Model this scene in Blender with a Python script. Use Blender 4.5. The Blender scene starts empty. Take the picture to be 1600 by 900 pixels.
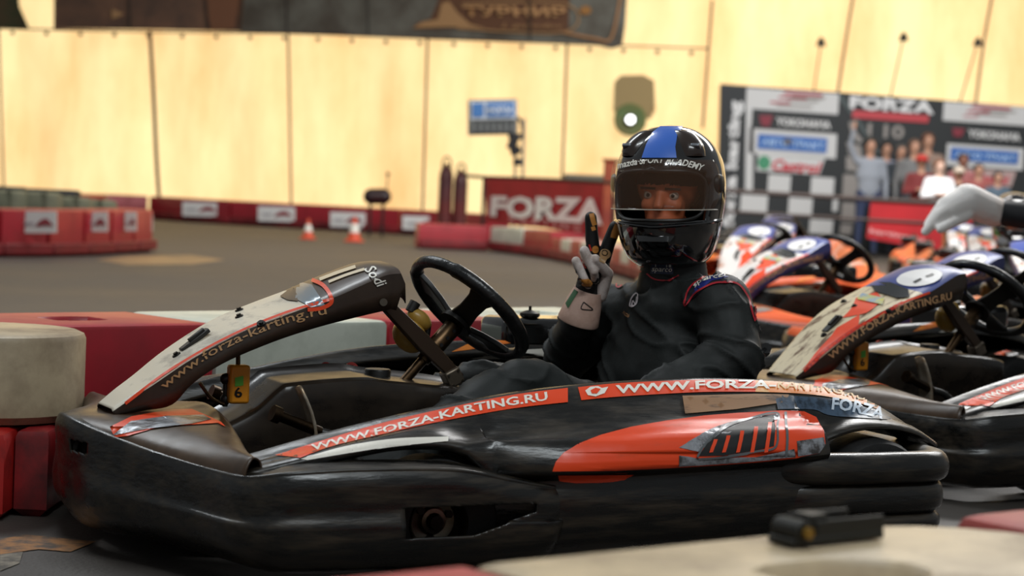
import bpy, bmesh, math, random
import numpy as np
from mathutils import Vector, Matrix, noise
from mathutils.bvhtree import BVHTree
from mathutils.geometry import tessellate_polygon
random.seed(7)
SC=bpy.context.scene; COL=SC.collection
PI=math.pi
# ------------------------------------------------------------------ camera
FPX=3200.; CH=.80; PITCH=math.atan(160/FPX); ROLL=math.radians(2.5)
fw=np.array([0,math.cos(PITCH),-math.sin(PITCH)]); _r=np.array([1.,0,0]); _u=np.cross(_r,fw)
rt=_r*math.cos(ROLL)+_u*math.sin(ROLL); up=-_r*math.sin(ROLL)+_u*math.cos(ROLL)
CP=np.array([0,0,CH])
cam=bpy.data.cameras.new('camera'); camo=bpy.data.objects.new('camera',cam); COL.objects.link(camo)
cam.sensor_width=36; cam.lens=36*FPX/1600; cam.clip_end=200; cam.clip_start=.05
camo.matrix_world=Matrix(((rt[0],up[0],-fw[0],CP[0]),(rt[1],up[1],-fw[1],CP[1]),(rt[2],up[2],-fw[2],CP[2]),(0,0,0,1)))
cam.dof.use_dof=True; cam.dof.focus_distance=4.5; cam.dof.aperture_fstop=4.0
SC.camera=camo
# ------------------------------------------------------------------ world, lamps
w=bpy.data.worlds.new('hall_air'); SC.world=w; w.use_nodes=True
w.node_tree.nodes['Background'].inputs[0].default_value=(.70,.74,.76,1); w.node_tree.nodes['Background'].inputs[1].default_value=.26
def lamp(name,typ,loc,rot,energy,col,size=None,sizey=None):
    L=bpy.data.lights.new(name,typ); o=bpy.data.objects.new(name,L); COL.objects.link(o)
    o.location=loc; o.rotation_euler=rot; L.energy=energy; L.color=col
    if typ=='AREA':
        L.shape='RECTANGLE'; L.size=size; L.size_y=sizey or size
    return o
s=lamp('sun','SUN',(0,50,12),(0,0,0),5.2,(1,.92,.78)); s.data.angle=math.radians(3)
s.rotation_euler=Vector((0.05,-1,-.22)).to_track_quat('-Z','Y').to_euler()
lamp('hall_lamp','AREA',(1.0,1.2,4.6),(math.radians(-15),0,0),200,(.90,.97,1.0),3.2,.5)
lamp('hall_lamp','AREA',(-3,7.5,5.0),(math.radians(10),0,0),240,(.92,.97,1.0),4,.6)
lamp('hall_lamp','AREA',(4,11,5.0),(0,0,0),560,(.98,.97,.95),5,1.2)
lamp('hall_lamp','AREA',(0,19,6.5),(math.radians(25),0,0),560,(1,.95,.88),14,1.5)
lamp('hall_lamp','AREA',(5,22,6.0),(math.radians(50),0,0),760,(.92,.96,1.0),5,1.2)
SC.view_settings.view_transform='Standard'; SC.view_settings.look='None'; SC.view_settings.gamma=1; SC.view_settings.use_curve_mapping=False
SC.view_settings.exposure=0.0
# ------------------------------------------------------------------ pixel helpers
def ray(px,py): return fw+rt*(px-800)/FPX+up*(450-py)/FPX
def G(px,py,z=0.):
    d=ray(px,py); t=(z-CH)/d[2]; return CP+d*t
def W(px,py,D):
    d=ray(px,py); return CP+d*(D/d[1])
def proj(p):
    d=np.array(p)-CP; z=d@fw; return 800+FPX*(d@rt)/z, 450-FPX*(d@up)/z
TH=math.radians(27)
KH=np.array([-math.cos(TH),-math.sin(TH),0]); KL=np.array([math.sin(TH),-math.cos(TH),0]); KO=np.array([-.419,4.535,0])
def K(px,py,lat):
    d=ray(px,py); t=(lat-(CP-KO)@KL)/(d@KL); p=CP+d*t; q=p-KO
    return np.array([q@KH,q@KL,p[2]])
def KW(p): return KO+KH*p[0]+KL*p[1]+np.array([0,0,p[2]])
KM=Matrix(((KH[0],KL[0],0,KO[0]),(KH[1],KL[1],0,KO[1]),(0,0,1,0),(0,0,0,1)))
def KWp(px,py,lat): return KW(K(px,py,lat))
# ------------------------------------------------------------------ materials
def lin(c):
    if isinstance(c,str): c=tuple(int(c[i:i+2],16)/255 for i in (0,2,4))
    return tuple((x/12.92 if x<=.04045 else ((x+.055)/1.055)**2.4) for x in c)+(1,)
MC={}
def mat(name,col,rough=.5,metal=0,col2=None,scale=8,stretch=(1,1,1),mixlo=.4,mixhi=.65,bump=0,bscale=60,coat=0,rvar=0,alpha=1,trans=0,emit=None,estr=0,spec=.5,detail=6):
    if name in MC: return MC[name]
    m=bpy.data.materials.new(name); m.use_nodes=True; nt=m.node_tree; N=nt.nodes; L=nt.links
    b=N['Principled BSDF']; b.inputs['Base Color'].default_value=lin(col); b.inputs['Roughness'].default_value=rough; b.inputs['Metallic'].default_value=metal
    b.inputs['Coat Weight'].default_value=coat; b.inputs['Coat Roughness'].default_value=.08; b.inputs['Specular IOR Level'].default_value=spec
    b.inputs['Transmission Weight'].default_value=trans; b.inputs['Alpha'].default_value=alpha
    if emit: b.inputs['Emission Color'].default_value=lin(emit); b.inputs['Emission Strength'].default_value=estr
    if col2 or bump or rvar:
        tc=N.new('ShaderNodeTexCoord'); mp=N.new('ShaderNodeMapping'); mp.inputs['Scale'].default_value=stretch; L.new(tc.outputs['Object'],mp.inputs[0])
        n=N.new('ShaderNodeTexNoise'); n.inputs['Scale'].default_value=scale; n.inputs['Detail'].default_value=detail; n.inputs['Roughness'].default_value=.65; L.new(mp.outputs[0],n.inputs[0])
        if col2:
            r=N.new('ShaderNodeValToRGB'); r.color_ramp.elements[0].position=mixlo; r.color_ramp.elements[1].position=mixhi
            r.color_ramp.elements[0].color=lin(col); r.color_ramp.elements[1].color=lin(col2); L.new(n.outputs[0],r.inputs[0]); L.new(r.outputs[0],b.inputs['Base Color'])
        if rvar:
            mr=N.new('ShaderNodeMapRange'); mr.inputs[1].default_value=.3; mr.inputs[2].default_value=.7; mr.inputs[3].default_value=max(.03,rough-rvar); mr.inputs[4].default_value=rough+rvar
            L.new(n.outputs[0],mr.inputs[0]); L.new(mr.outputs[0],b.inputs['Roughness'])
        if bump:
            n2=N.new('ShaderNodeTexNoise'); n2.inputs['Scale'].default_value=bscale; n2.inputs['Detail'].default_value=4; L.new(mp.outputs[0],n2.inputs[0])
            bp=N.new('ShaderNodeBump'); bp.inputs['Strength'].default_value=bump; bp.inputs['Distance'].default_value=.01; L.new(n2.outputs[0],bp.inputs['Height']); L.new(bp.outputs[0],b.inputs['Normal'])
    MC[name]=m; return m
BLK=mat('scuffed_black_plastic','0e0d0b',.33,col2='3d3325',scale=6,stretch=(1,3,7),mixlo=.45,mixhi=.8,bump=.12,bscale=14,rvar=.14,spec=.6)
BLK2=mat('black_plastic','0d0d0c',.42,col2='1d1a15',scale=9,rvar=.12,bump=.06,bscale=30)
GLB=mat('gloss_black','050506',.12,coat=.8)
RUB=mat('rubber','101010',.62,col2='1c1b1a',scale=20,bump=.1,bscale=80)
STL=mat('brushed_steel','8a8478',.34,metal=1,col2='5b5146',scale=14)
BRS=mat('bronzed_steel','5a4632',.36,metal=1,col2='33281d',scale=12)
DST=mat('dark_steel','2a2826',.42,metal=.8)
ORG=mat('orange_sticker','e8471c',.36,col2='b5441f',scale=10,stretch=(1,2,5),mixlo=.6,mixhi=.85,rvar=.08)
ORG2=mat('amber_sticker','ee8a2a',.38,col2='d9642a',scale=18)
RED=mat('red_sticker','c0281c',.4)
WHT=mat('white_sticker','e9e4d8',.4)
TAN=mat('faded_tan_ink','b58a5c',.5)
CREAM=mat('worn_cream_sticker','d9d0bd',.38,col2='7d7468',scale=7,stretch=(2,1,1),mixlo=.5,mixhi=.72,rvar=.1)
SILV=mat('worn_silver_sticker','9b9da2',.3,metal=.3,col2='4a4644',scale=22,mixlo=.45,mixhi=.6,bump=.5,bscale=40)
PANB=mat('dark_brown_plastic','2b211a',.34,col2='3b2d22',scale=6,rvar=.08)
BROWN=mat('brown_patch','9a7350',.45,col2='3d2b20',scale=9,stretch=(1,1,9),mixlo=.55,mixhi=.68)
BLUEG=mat('blue_grey_patch','42566b',.35,col2='22303e',scale=50,mixlo=.45,mixhi=.6)
YEL=mat('amber_box_plastic','d98a1c',.4)
YTANK=mat('yellow_tank_plastic','b08a3c',.35,col2='8a6a2a',scale=5)
# ------------------------------------------------------------------ geometry
class MB:
    def __init__(s): s.v=[]; s.f=[]; s.m=[]
    def add(s,vs,fs,mi=0):
        b=len(s.v); s.v+= [tuple(map(float,v)) for v in vs]; s.f+=[tuple(i+b for i in f) for f in fs]; s.m+=[mi]*len(fs); return s
    def box(s,c,d,R=None,mi=0,taper=1):
        hx,hy,hz=[x/2 for x in d]; vs=[]
        for z in(-1,1):
            k=taper if z>0 else 1
            for x,y in((-1,-1),(1,-1),(1,1),(-1,1)):
                p=Vector((x*hx*k,y*hy*k,z*hz)); 
                if R is not None: p=R@p
                vs.append(p+Vector(c))
        return s.add(vs,[(3,2,1,0),(4,5,6,7),(0,1,5,4),(1,2,6,5),(2,3,7,6),(3,0,4,7)],mi)
    def ring(s,rings,closed=True,caps=True,mi=0):
        n=len(rings[0]); vs=[p for r in rings for p in r]; fs=[]
        for i in range(len(rings)-1):
            for j in range(n if closed else n-1):
                a=i*n+j; b=i*n+(j+1)%n; fs.append((a,b,b+n,a+n))
        if caps and closed: fs.append(tuple(range(n-1,-1,-1))); fs.append(tuple(range((len(rings)-1)*n,len(rings)*n)))
        return s.add(vs,fs,mi)
    def cone(s,p0,p1,r0,r1=None,n=16,mi=0):
        r1=r0 if r1 is None else r1; p0=Vector(p0);p1=Vector(p1); q=(p1-p0).to_track_quat('Z','Y')
        return s.ring([[p+q@Vector((math.cos(a)*r,math.sin(a)*r,0)) for a in [2*PI*i/n for i in range(n)]] for p,r in((p0,r0),(p1,r1))],mi=mi)
    def lathe(s,c,axis,prof,n=32,mi=0,closed=False):
        q=Vector(axis).to_track_quat('Z','Y'); c=Vector(c)
        rings=[[c+q@Vector((math.cos(a)*r,math.sin(a)*r,h)) for a in [2*PI*i/n for i in range(n)]] for r,h in prof]
        if closed: rings.append(rings[0])
        return s.ring(rings,caps=not closed,mi=mi)
    def tube(s,pts,r,n=10,mi=0,closed=False,sub=6):
        P=[Vector(p) for p in (spline(pts,sub,closed) if sub>1 else pts)]
        R=r if callable(r) else (lambda t:r)
        rings=[]; m=len(P); prev=None
        for i,p in enumerate(P):
            t=(P[(i+1)%m]-P[i-1]) if closed else (P[min(i+1,m-1)]-P[max(i-1,0)])
            t.normalize()
            if prev is None:
                u=t.orthogonal().normalized()
            else: u=(prev-t*prev.dot(t)).normalized()
            prev=u; v=t.cross(u); k=R(i/(m-1))
            rings.append([p+(u*math.cos(a)+v*math.sin(a))*k for a in [2*PI*j/n for j in range(n)]])
        if closed: rings.append(rings[0])
        return s.ring(rings,caps=not closed,mi=mi)
    def ball(s,c,r,n=16,mi=0,R=None):
        r=(r,r,r) if not hasattr(r,'__len__') else r; c=Vector(c); rings=[]
        for i in range(n//2+1):
            a=PI*i/(n//2)*.998+.001; ring=[]
            for j in range(n):
                p=Vector((math.sin(a)*math.cos(2*PI*j/n)*r[0],math.sin(a)*math.sin(2*PI*j/n)*r[1],math.cos(a)*r[2]))
                if R is not None: p=R@p
                ring.append(c+p)
            rings.append(ring)
        return s.ring(rings,mi=mi)
    def grid(s,A,mi=0,flip=False,wrap=False):
        A=np.asarray(A); a,b=A.shape[:2]; fs=[]
        for i in range(a-1):
            for j in range(b if wrap else b-1):
                j2=(j+1)%b; f=(i*b+j,i*b+j2,(i+1)*b+j2,(i+1)*b+j); fs.append(f[::-1] if flip else f)
        return s.add(A.reshape(-1,3),fs,mi)
    def build(s,name,mats,parent=None,smooth=True,bevel=0,solid=0,sub=0,segs=2):
        me=bpy.data.meshes.new(name); me.from_pydata(s.v,[],s.f)
        for m in (mats if isinstance(mats,(list,tuple)) else [mats]): me.materials.append(m)
        me.polygons.foreach_set('material_index',s.m); me.update()
        bm=bmesh.new(); bm.from_mesh(me); bmesh.ops.recalc_face_normals(bm,faces=bm.faces[:]); bm.to_mesh(me); bm.free()
        o=bpy.data.objects.new(name,me); COL.objects.link(o)
        if parent: o.parent=parent
        if smooth:
            me.polygons.foreach_set('use_smooth',[True]*len(me.polygons)); me.set_sharp_from_angle(angle=math.radians(40))
        if bevel:
            b=o.modifiers.new('bevel','BEVEL'); b.width=bevel; b.segments=segs; b.limit_method='ANGLE'
        if solid:
            b=o.modifiers.new('solid','SOLIDIFY'); b.thickness=solid; b.offset=0
        if sub:
            b=o.modifiers.new('sub','SUBSURF'); b.levels=sub; b.render_levels=sub
        return o
def spline(P,k=6,closed=False):
    P=[np.array(p,float) for p in P]; n=len(P); out=[]
    if n<3: return P
    for i in range(n if closed else n-1):
        if closed: a,b,c,d=P[i-1],P[i],P[(i+1)%n],P[(i+2)%n]
        else: a,b,c,d=P[max(i-1,0)],P[i],P[i+1],P[min(i+2,n-1)]
        for j in range(k):
            t=j/k; out.append(.5*((2*b)+(c-a)*t+(2*a-5*b+4*c-d)*t*t+(3*b-a-3*c+d)*t**3))
    if not closed: out.append(P[-1])
    return out
def loft(secs,ku=5,kv=4):
    secs=[np.array(s,float) for s in secs]
    A=[np.array(spline(s,kv)) for s in secs]
    return np.array(spline(A,ku))
def tag(o,label=None,cat=None,group=None,kind=None):
    for k,v in(('label',label),('category',cat),('group',group),('kind',kind)):
        if v: o[k]=v
    return o
def thing(name,label,cat,loc=(0,0,0),rz=0,group=None):
    o=bpy.data.objects.new(name,None); COL.objects.link(o); o.location=loc; o.rotation_euler=(0,0,rz); o.empty_display_size=.1
    return tag(o,label,cat,group)
def struct(o): o['kind']='structure'; return o
def mw(o):
    m=o.matrix_basis.copy()
    return (mw(o.parent)@m) if o.parent else m
# ------------------------------------------------------------------ decals on true surfaces
def bvh_of(objs):
    dg=bpy.context.evaluated_depsgraph_get(); dg.update(); V=[];F=[]
    for o in objs:
        e=o.evaluated_get(dg); me=e.to_mesh(); M=mw(o); b=len(V)
        V+=[M@v.co for v in me.vertices]; F+=[tuple(i+b for i in p.vertices) for p in me.polygons]; e.to_mesh_clear()
    return BVHTree.FromPolygons(V,F)
def poly2(pts):
    bm=bmesh.new(); vs=[bm.verts.new((p[0],p[1],0)) for p in pts]
    for t in tessellate_polygon([[Vector((p[0],p[1],0)) for p in pts]]):
        try: bm.faces.new([vs[i] for i in t])
        except ValueError: pass
    return bm
def join2(bms):
    me=bpy.data.meshes.new('t'); out=bmesh.new()
    for b in bms: b.to_mesh(me); out.from_mesh(me); b.free()
    bpy.data.meshes.remove(me); return out
def ribbon(pts,wd,k=5):
    P=spline([tuple(p) for p in pts],k); P=[np.array(p,float) for p in P]; L=[];R=[]
    for i,p in enumerate(P):
        t=P[min(i+1,len(P)-1)]-P[max(i-1,0)]; t/=np.hypot(*t)+1e-9; n=np.array([-t[1],t[0]])*wd/2; L.append(p+n);R.append(p-n)
    bm=bmesh.new(); a=[bm.verts.new((*p,0)) for p in L]; b=[bm.verts.new((*p,0)) for p in R]
    for i in range(len(P)-1): bm.faces.new((a[i],a[i+1],b[i+1],b[i]))
    return bm
def band(top,bot,k=6):
    A=spline(top,k);B=spline(bot,k); n=40
    def rs(P):
        P=np.array(P,float); d=np.r_[0,np.cumsum(np.hypot(*(P[1:]-P[:-1]).T))]; t=np.linspace(0,d[-1],n); return np.c_[np.interp(t,d,P[:,0]),np.interp(t,d,P[:,1])]
    A=rs(A);B=rs(B); bm=bmesh.new(); a=[bm.verts.new((*p,0)) for p in A]; b=[bm.verts.new((*p,0)) for p in B]
    for i in range(n-1): bm.faces.new((a[i],a[i+1],b[i+1],b[i]))
    return bm
def textmesh(txt,bold=0,shear=0):
    c=bpy.data.curves.new('t','FONT'); c.body=txt; c.size=1; c.offset=bold; c.shear=shear; c.resolution_u=2
    o=bpy.data.objects.new('t',c); COL.objects.link(o); dg=bpy.context.evaluated_depsgraph_get(); dg.update()
    me=bpy.data.meshes.new_from_object(o.evaluated_get(dg)); bpy.data.objects.remove(o); bpy.data.curves.remove(c)
    bm=bmesh.new(); bm.from_mesh(me); bpy.data.meshes.remove(me)
    xs=[v.co.x for v in bm.verts]; ys=[v.co.y for v in bm.verts]; x0,x1=min(xs),max(xs); y0,y1=min(ys),max(ys)
    for v in bm.verts: v.co=Vector(((v.co.x-x0)/(x1-x0),(v.co.y-y0)/(y1-y0),0))
    return bm
def textpx(txt,base,height,bold=0,shear=0,h2=None):
    """text laid along a baseline; base = polyline, height = letter height"""
    bm=textmesh(txt,bold,shear); P=np.array(spline([tuple(p) for p in base],8) if len(base)>2 else base,float)
    d=np.r_[0,np.cumsum(np.hypot(*(P[1:]-P[:-1]).T))]; T=d[-1]
    bmesh.ops.triangulate(bm,faces=bm.faces[:])
    for v in bm.verts:
        s=v.co.x*T; x=np.interp(s,d,P[:,0]); y=np.interp(s,d,P[:,1]); e=T*.02
        tx=np.interp(s+e,d,P[:,0])-np.interp(s-e,d,P[:,0]); ty=np.interp(s+e,d,P[:,1])-np.interp(s-e,d,P[:,1]); q=math.hypot(tx,ty) or 1
        hh=height if h2 is None else height+(h2-height)*v.co.x
        v.co=Vector((x+ty/q*hh*v.co.y,y-tx/q*hh*v.co.y,0))
    return bm
def cut(bm,step):
    xs=[v.co.x for v in bm.verts]; ys=[v.co.y for v in bm.verts]
    if not xs: return
    for ax,lo,hi in((0,min(xs),max(xs)),(1,min(ys),max(ys))):
        c=lo+step
        while c<hi:
            co=(c,0,0) if ax==0 else (0,c,0); no=(1,0,0) if ax==0 else (0,1,0)
            bmesh.ops.bisect_plane(bm,geom=bm.verts[:]+bm.edges[:]+bm.faces[:],plane_co=co,plane_no=no); c+=step
def decal(name,bm,bvh,material,parent,eps=.0016,step=7,cat=None,maxd=None):
    """lay a flat shape (photo pixels) on the real surface it sits on"""
    if isinstance(bm,(list,tuple)): bm=join2(bm)
    if step: cut(bm,step)
    Mi=mw(parent).inverted() if parent else Matrix.Identity(4); bad=[]
    for v in bm.verts:
        d=Vector(ray(v.co.x,v.co.y)).normalized(); loc,nor,i,dist=bvh.ray_cast(Vector(CP),d)
        if loc is None or (maxd and dist>maxd): bad.append(v); continue
        if nor.dot(d)>0: nor=-nor
        v.co=Mi@(loc+nor*eps)
    bmesh.ops.delete(bm,geom=bad,context='VERTS')
    me=bpy.data.meshes.new(name); bm.to_mesh(me); bm.free(); me.materials.append(material)
    o=bpy.data.objects.new(name,me); COL.objects.link(o); o.parent=parent; me.polygons.foreach_set('use_smooth',[True]*len(me.polygons))
    return o
def plate_decal(name,bm,O,X,Y,material,parent,off=0.004):
    """flat shape in (u,v) metres on plane O + u X + v Y"""
    if isinstance(bm,(list,tuple)): bm=join2(bm)
    O=Vector(O);X=Vector(X).normalized();Y=Vector(Y).normalized();Nn=X.cross(Y)
    for v in bm.verts: v.co=O+X*v.co.x+Y*v.co.y+Nn*off
    me=bpy.data.meshes.new(name); bm.to_mesh(me); bm.free(); me.materials.append(material)
    o=bpy.data.objects.new(name,me); COL.objects.link(o); o.parent=parent; return o
def text2(txt,x0,y0,wd,ht,bold=0,shear=0):
    bm=textmesh(txt,bold,shear)
    for v in bm.verts: v.co=Vector((x0+v.co.x*wd,y0+v.co.y*ht,0))
    return bm
def rect2(x0,y0,x1,y1): return poly2([(x0,y0),(x1,y0),(x1,y1),(x0,y1)])
def ell2(cx,cy,rx,ry,n=28,a0=0):
    return poly2([(cx+math.cos(t)*rx*math.cos(a0)-math.sin(t)*ry*math.sin(a0),cy+math.cos(t)*rx*math.sin(a0)+math.sin(t)*ry*math.cos(a0)) for t in [2*PI*i/n for i in range(n)]])
# organic bodies: tapered capsules fused by a voxel remesh into one skin
def organic(name,caps,voxel,mats,parent,smooth=6,noise_amp=0,noise_s=8,extra=None,mi_default=0,origin=(0,0,0)):
    """caps: (p0,p1,r0,r1,mi[,flat]) in world coordinates"""
    b=MB()
    for c in caps:
        p0,p1,r0,r1=Vector(c[0]),Vector(c[1]),c[2],c[3]
        L=(p1-p0).length; q=(p1-p0).to_track_quat('Z','Y') if L>1e-5 else Matrix.Identity(3).to_quaternion()
        sx,sy=(c[5] if len(c)>5 else (1,1)); ax=Vector(c[6]) if len(c)>6 else None
        if ax is not None and L>1e-5:
            z=(p1-p0).normalized(); x=(ax-z*ax.dot(z)).normalized(); y=z.cross(x); Rm=Matrix((x,y,z)).transposed()
        else: Rm=q.to_matrix()
        rings=[]; n=16
        for i in range(7):
            a=-PI/2+PI/2*i/6; rings.append((math.cos(a)*r0+1e-5,math.sin(a)*r0))
        for i in range(7):
            a=PI/2*i/6; rings.append((math.cos(a)*r1+1e-5,L+math.sin(a)*r1))
        b.ring([[p0+Rm@Vector((math.cos(t)*r*sx,math.sin(t)*r*sy,h)) for t in [2*PI*j/n for j in range(n)]] for r,h in rings])
    if extra: extra(b)
    me=bpy.data.meshes.new(name); me.from_pydata(b.v,[],b.f); o=bpy.data.objects.new(name,me); COL.objects.link(o)
    bm=bmesh.new(); bm.from_mesh(me); bmesh.ops.recalc_face_normals(bm,faces=bm.faces[:]); bm.to_mesh(me); bm.free()
    m=o.modifiers.new('r','REMESH'); m.mode='VOXEL'; m.voxel_size=voxel; m.use_smooth_shade=True
    if smooth: m=o.modifiers.new('s','SMOOTH'); m.iterations=smooth; m.factor=.5
    dg=bpy.context.evaluated_depsgraph_get(); dg.update(); me2=bpy.data.meshes.new_from_object(o.evaluated_get(dg)); bpy.data.objects.remove(o)
    me2.name=name
    if noise_amp:
        NN=[v.normal.copy() for v in me2.vertices]
        for v,nn in zip(me2.vertices,NN):
            p=v.co*noise_s; k=noise.noise(p)+.5*noise.noise(p*2.3); v.co=v.co+nn*k*noise_amp
    for m in mats: me2.materials.append(m)
    segs=[(Vector(c[0]),Vector(c[1]),c[2],c[3],c[4]) for c in caps]
    if len(mats)>1:
        n=len(me2.polygons); Cn=np.empty(n*3); me2.polygons.foreach_get('center',Cn); Cn=Cn.reshape(-1,3); best=np.full(n,1e9); idx=np.zeros(n,int)
        for a,bb,r0,r1,mi in segs:
            a=np.array(a); ab=np.array(bb)-a; t=np.clip(((Cn-a)@ab)/(ab@ab+1e-12),0,1); d=np.linalg.norm(Cn-(a+ab*t[:,None]),axis=1)/(r0+(r1-r0)*t)
            k=d<best; best[k]=d[k]; idx[k]=mi
        me2.polygons.foreach_set('material_index',idx)
    me2.polygons.foreach_set('use_smooth',[True]*len(me2.polygons))
    off=Vector(origin)
    for v in me2.vertices: v.co-=off
    o=bpy.data.objects.new(name,me2); COL.objects.link(o); 
    if parent: o.parent=parent
    return o
def copy_tree(o,parent=None):
    c=o.copy(); COL.objects.link(c)
    if parent: c.parent=parent
    for ch in [x for x in bpy.data.objects if x.parent==o]: copy_tree(ch,c)
    return c
# ================================================================== KART
def catm(x,xs,ys): return float(np.interp(x,xs,ys))
def smooth_interp(xs,ys):
    """monotone-ish smooth interpolation through stations, xs ascending"""
    pts=np.array(spline([(a,b) for a,b in zip(xs,ys)],10)); return lambda x: float(np.interp(x,pts[:,0],pts[:,1]))
def side(A,s):  # mirror an array of kart points
    A=np.array(A,float); A=A.copy(); A[...,1]*=s; return A
# -- side pod: stations along f from rear (-1.28) to front (.37)
RIDf=[-1.30,-1.14,-1.0,-.82,-.59,-.30,-.05,.15,.33,.40]
RIDz=smooth_interp(RIDf,[.262,.348,.380,.396,.397,.378,.338,.293,.245,.228])
RIDy=smooth_interp(RIDf,[.50,.49,.485,.485,.485,.485,.475,.46,.45,.46])
ARCf=[-.17,-.135,-.10,-.05,.06,.15,.24,.31,.38]; ARCz=smooth_interp(ARCf,[.15,.212,.252,.280,.284,.272,.256,.243,.234])
RARf=[-1.30,-1.22,-1.12,-1.03,-.95,-.90]; RARz=smooth_interp(RARf,[.252,.286,.305,.305,.285,.262])
def tear(f):  # pontoon swelling envelope
    t=(-.22-f)/.66
    return max(0,min(1,t*4))*max(0,min(1,(1-t)*9+.25)) if 0<t<1.03 else 0
def pod_section(f):
    rz=RIDz(f); ry=RIDy(f)
    inner=(ry-.035,rz-.035); a=(ry-.012,rz); b=(ry+.040,rz-.022+(.004 if f>-.1 else 0))
    if f>-.135:      # thin fin over the front wheel
        az=ARCz(f); az=min(az,rz-.012); oy=.60+.02*math.sin(min(1,max(0,(.38-f)/.5))*PI)
        oy=min(oy,.60) if f<.2 else .60-(f-.2)*.25
        m=(ry+.07,rz-.030 if rz-.030>az else az+.004)
        p3=(b[0]*.4+oy*.6,(b[1]*.45+az*.55)+.012); p4=(oy-.006,az+.008); wq=min(1,max(0,(-.01-f)/.115)); wq=wq*wq*(3-2*wq)
        p3=(p3[0]*(1-wq)+.572*wq,p3[1]*(1-wq)+(rz-.060)*wq); p4=(p4[0]*(1-wq)+.606*wq,p4[1]*(1-wq)+.286*wq); oy+=.018*wq
        prof=[inner,a,b,p3,p4,(oy,az),(oy-.012,az-.008),(oy-.045,az+.000),(ry+.03,az+.004),(ry,rz-.045 if rz-.045<az+.01 else az)]
    elif f<-.90:     # flare over the rear wheel
        az=RARz(f); oy=.60 if f>-1.1 else .60-( -1.1-f)*.35
        az=min(az,rz-.006)
        prof=[inner,a,b,(b[0]*.5+oy*.5-.01,b[1]*.45+az*.55),(oy-.03,az+.012),(oy,az+.004),(oy+.002,az-.006),(oy-.045,az-.004),(ry+.03,az-.002),(ry,az-.004)]
    else:
        cz=.236+ (f+.22)*-.03; cy=.684; t=tear(f)
        g=0
        if f>-.30: g=.06*((f+.30)/.165)**2; cy=.684-g
        prof=[inner,a,b,(.585+.012*t-g*.25,rz-.075 if rz-.075>cz else rz-.06),(.65+.022*t-g*.75,cz+.055),(cy+.012*t,cz+.004),(cy-.03,cz-.022),(cy-.02,.17),(cy-.035,.09),(cy-.10,.045)]
    return [(f,y,z) for y,z in prof]
def pod_mesh(s):
    fs=list(np.linspace(-1.30,-.905,12))+[-.895]+list(np.linspace(-.87,-.14,24))+[-.13]+list(np.linspace(-.11,.38,16))
    secs=[]
    for f in fs: secs.append(spline([np.array(p) for p in pod_section(f)],4))
    # cut: rear flare and main body share the ridge, so the profile may jump in its lower half
    A=side(np.array(secs),s)
    b=MB(); b.grid(A)
    return b
RIM=[(.572,0,.276),(.566,.06,.272),(.535,.15,.258),(.475,.28,.238),(.415,.44,.226),(.375,.58,.226),(.31,.645,.240),(.17,.665,.247),(-.02,.67,.243),(-.15,.665,.219),(-.245,.655,.202),(-.315,.64,.198)]
def rim_frames():
    P=[np.array(p) for p in RIM]; out=[]
    Q=[P[0]*np.array([1,1,1])+np.array([0,-.1,0])]+P
    for i,p in enumerate(P):
        a=P[i-1] if i else np.array([.566,-.06,.272]); c=P[min(i+1,len(P)-1)]; t=(c-a)[:2]; t/=np.hypot(*t); out.append((p,np.array([-t[1],t[0],0])*-1))
    return out
def bumper_secs():
    secs=[]
    for i,(p,n) in enumerate(rim_frames()):
        n=-n if n@np.array([1 if i<3 else 0,1 if i>=3 else 0,0])<0 else n
        z=p[2]; sidew=min(1,max(0,(i-3)/4)); e=.02 if i>1 else .0
        if i==len(RIM)-1: e=-.01
        lip=.05+.04*sidew
        fr=1-sidew
        prof=[(-.10,z-.06*sidew-.01),(-lip,z+.002),(-.010,z+.003),(0,z-.004),(.004+.006*sidew,z-.028),(e*.5-.002*fr,z-.075),(e-.006*fr,.135),(e-.012-.006*fr,.09),(-.04-.01*fr,.050),(-.12,.036)]
        if i==len(RIM)-1: prof=[(a*.8-.02,b if b>.1 else b+.03) for a,b in prof]
        secs.append([(p[0]+n[0]*d,p[1]+n[1]*d,zz) for d,zz in prof])
    return secs
def front_bumper(root,holes=True):
    S=bumper_secs(); full=[side(s,-1) for s in S[:0:-1]]+[np.array(s) for s in S]
    A=loft(full,18,12); b=MB(); b.grid(A)
    # wheel window and the small slot near the nose
    keep=[];
    for f,m in zip(b.f,b.m):
        c=np.mean([b.v[i] for i in f],axis=0); y=abs(c[1])
        win= y>.6 and -.205<c[0]<.085 and .118+.28*max(0,-(c[0]+.06))<c[2]<.176-.02*max(0,-(c[0]+.08)) and c[0]+.205>.0
        slot= .055<y<.125 and c[0]>.5 and .212<c[2]<.236
        if not(win or slot): keep.append(f)
    rem=set(b.f)-set(keep); ri={i for f in rem for i in f}; ki={i for f in keep for i in f}; b.f=keep; b.m=[0]*len(keep)
    for i in ri&ki:
        x,y,z=b.v[i]
        if abs(y)>.6:
            zl=.118+.28*max(0,-(x+.06)); zu=.176-.02*max(0,-(x+.08))
            if x<.070 and x>-.20: b.v[i]=(x,y,zl if abs(z-zl)<abs(z-zu) else zu)
    return b.build('front_bumper',BLK,root,solid=.006)
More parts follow.
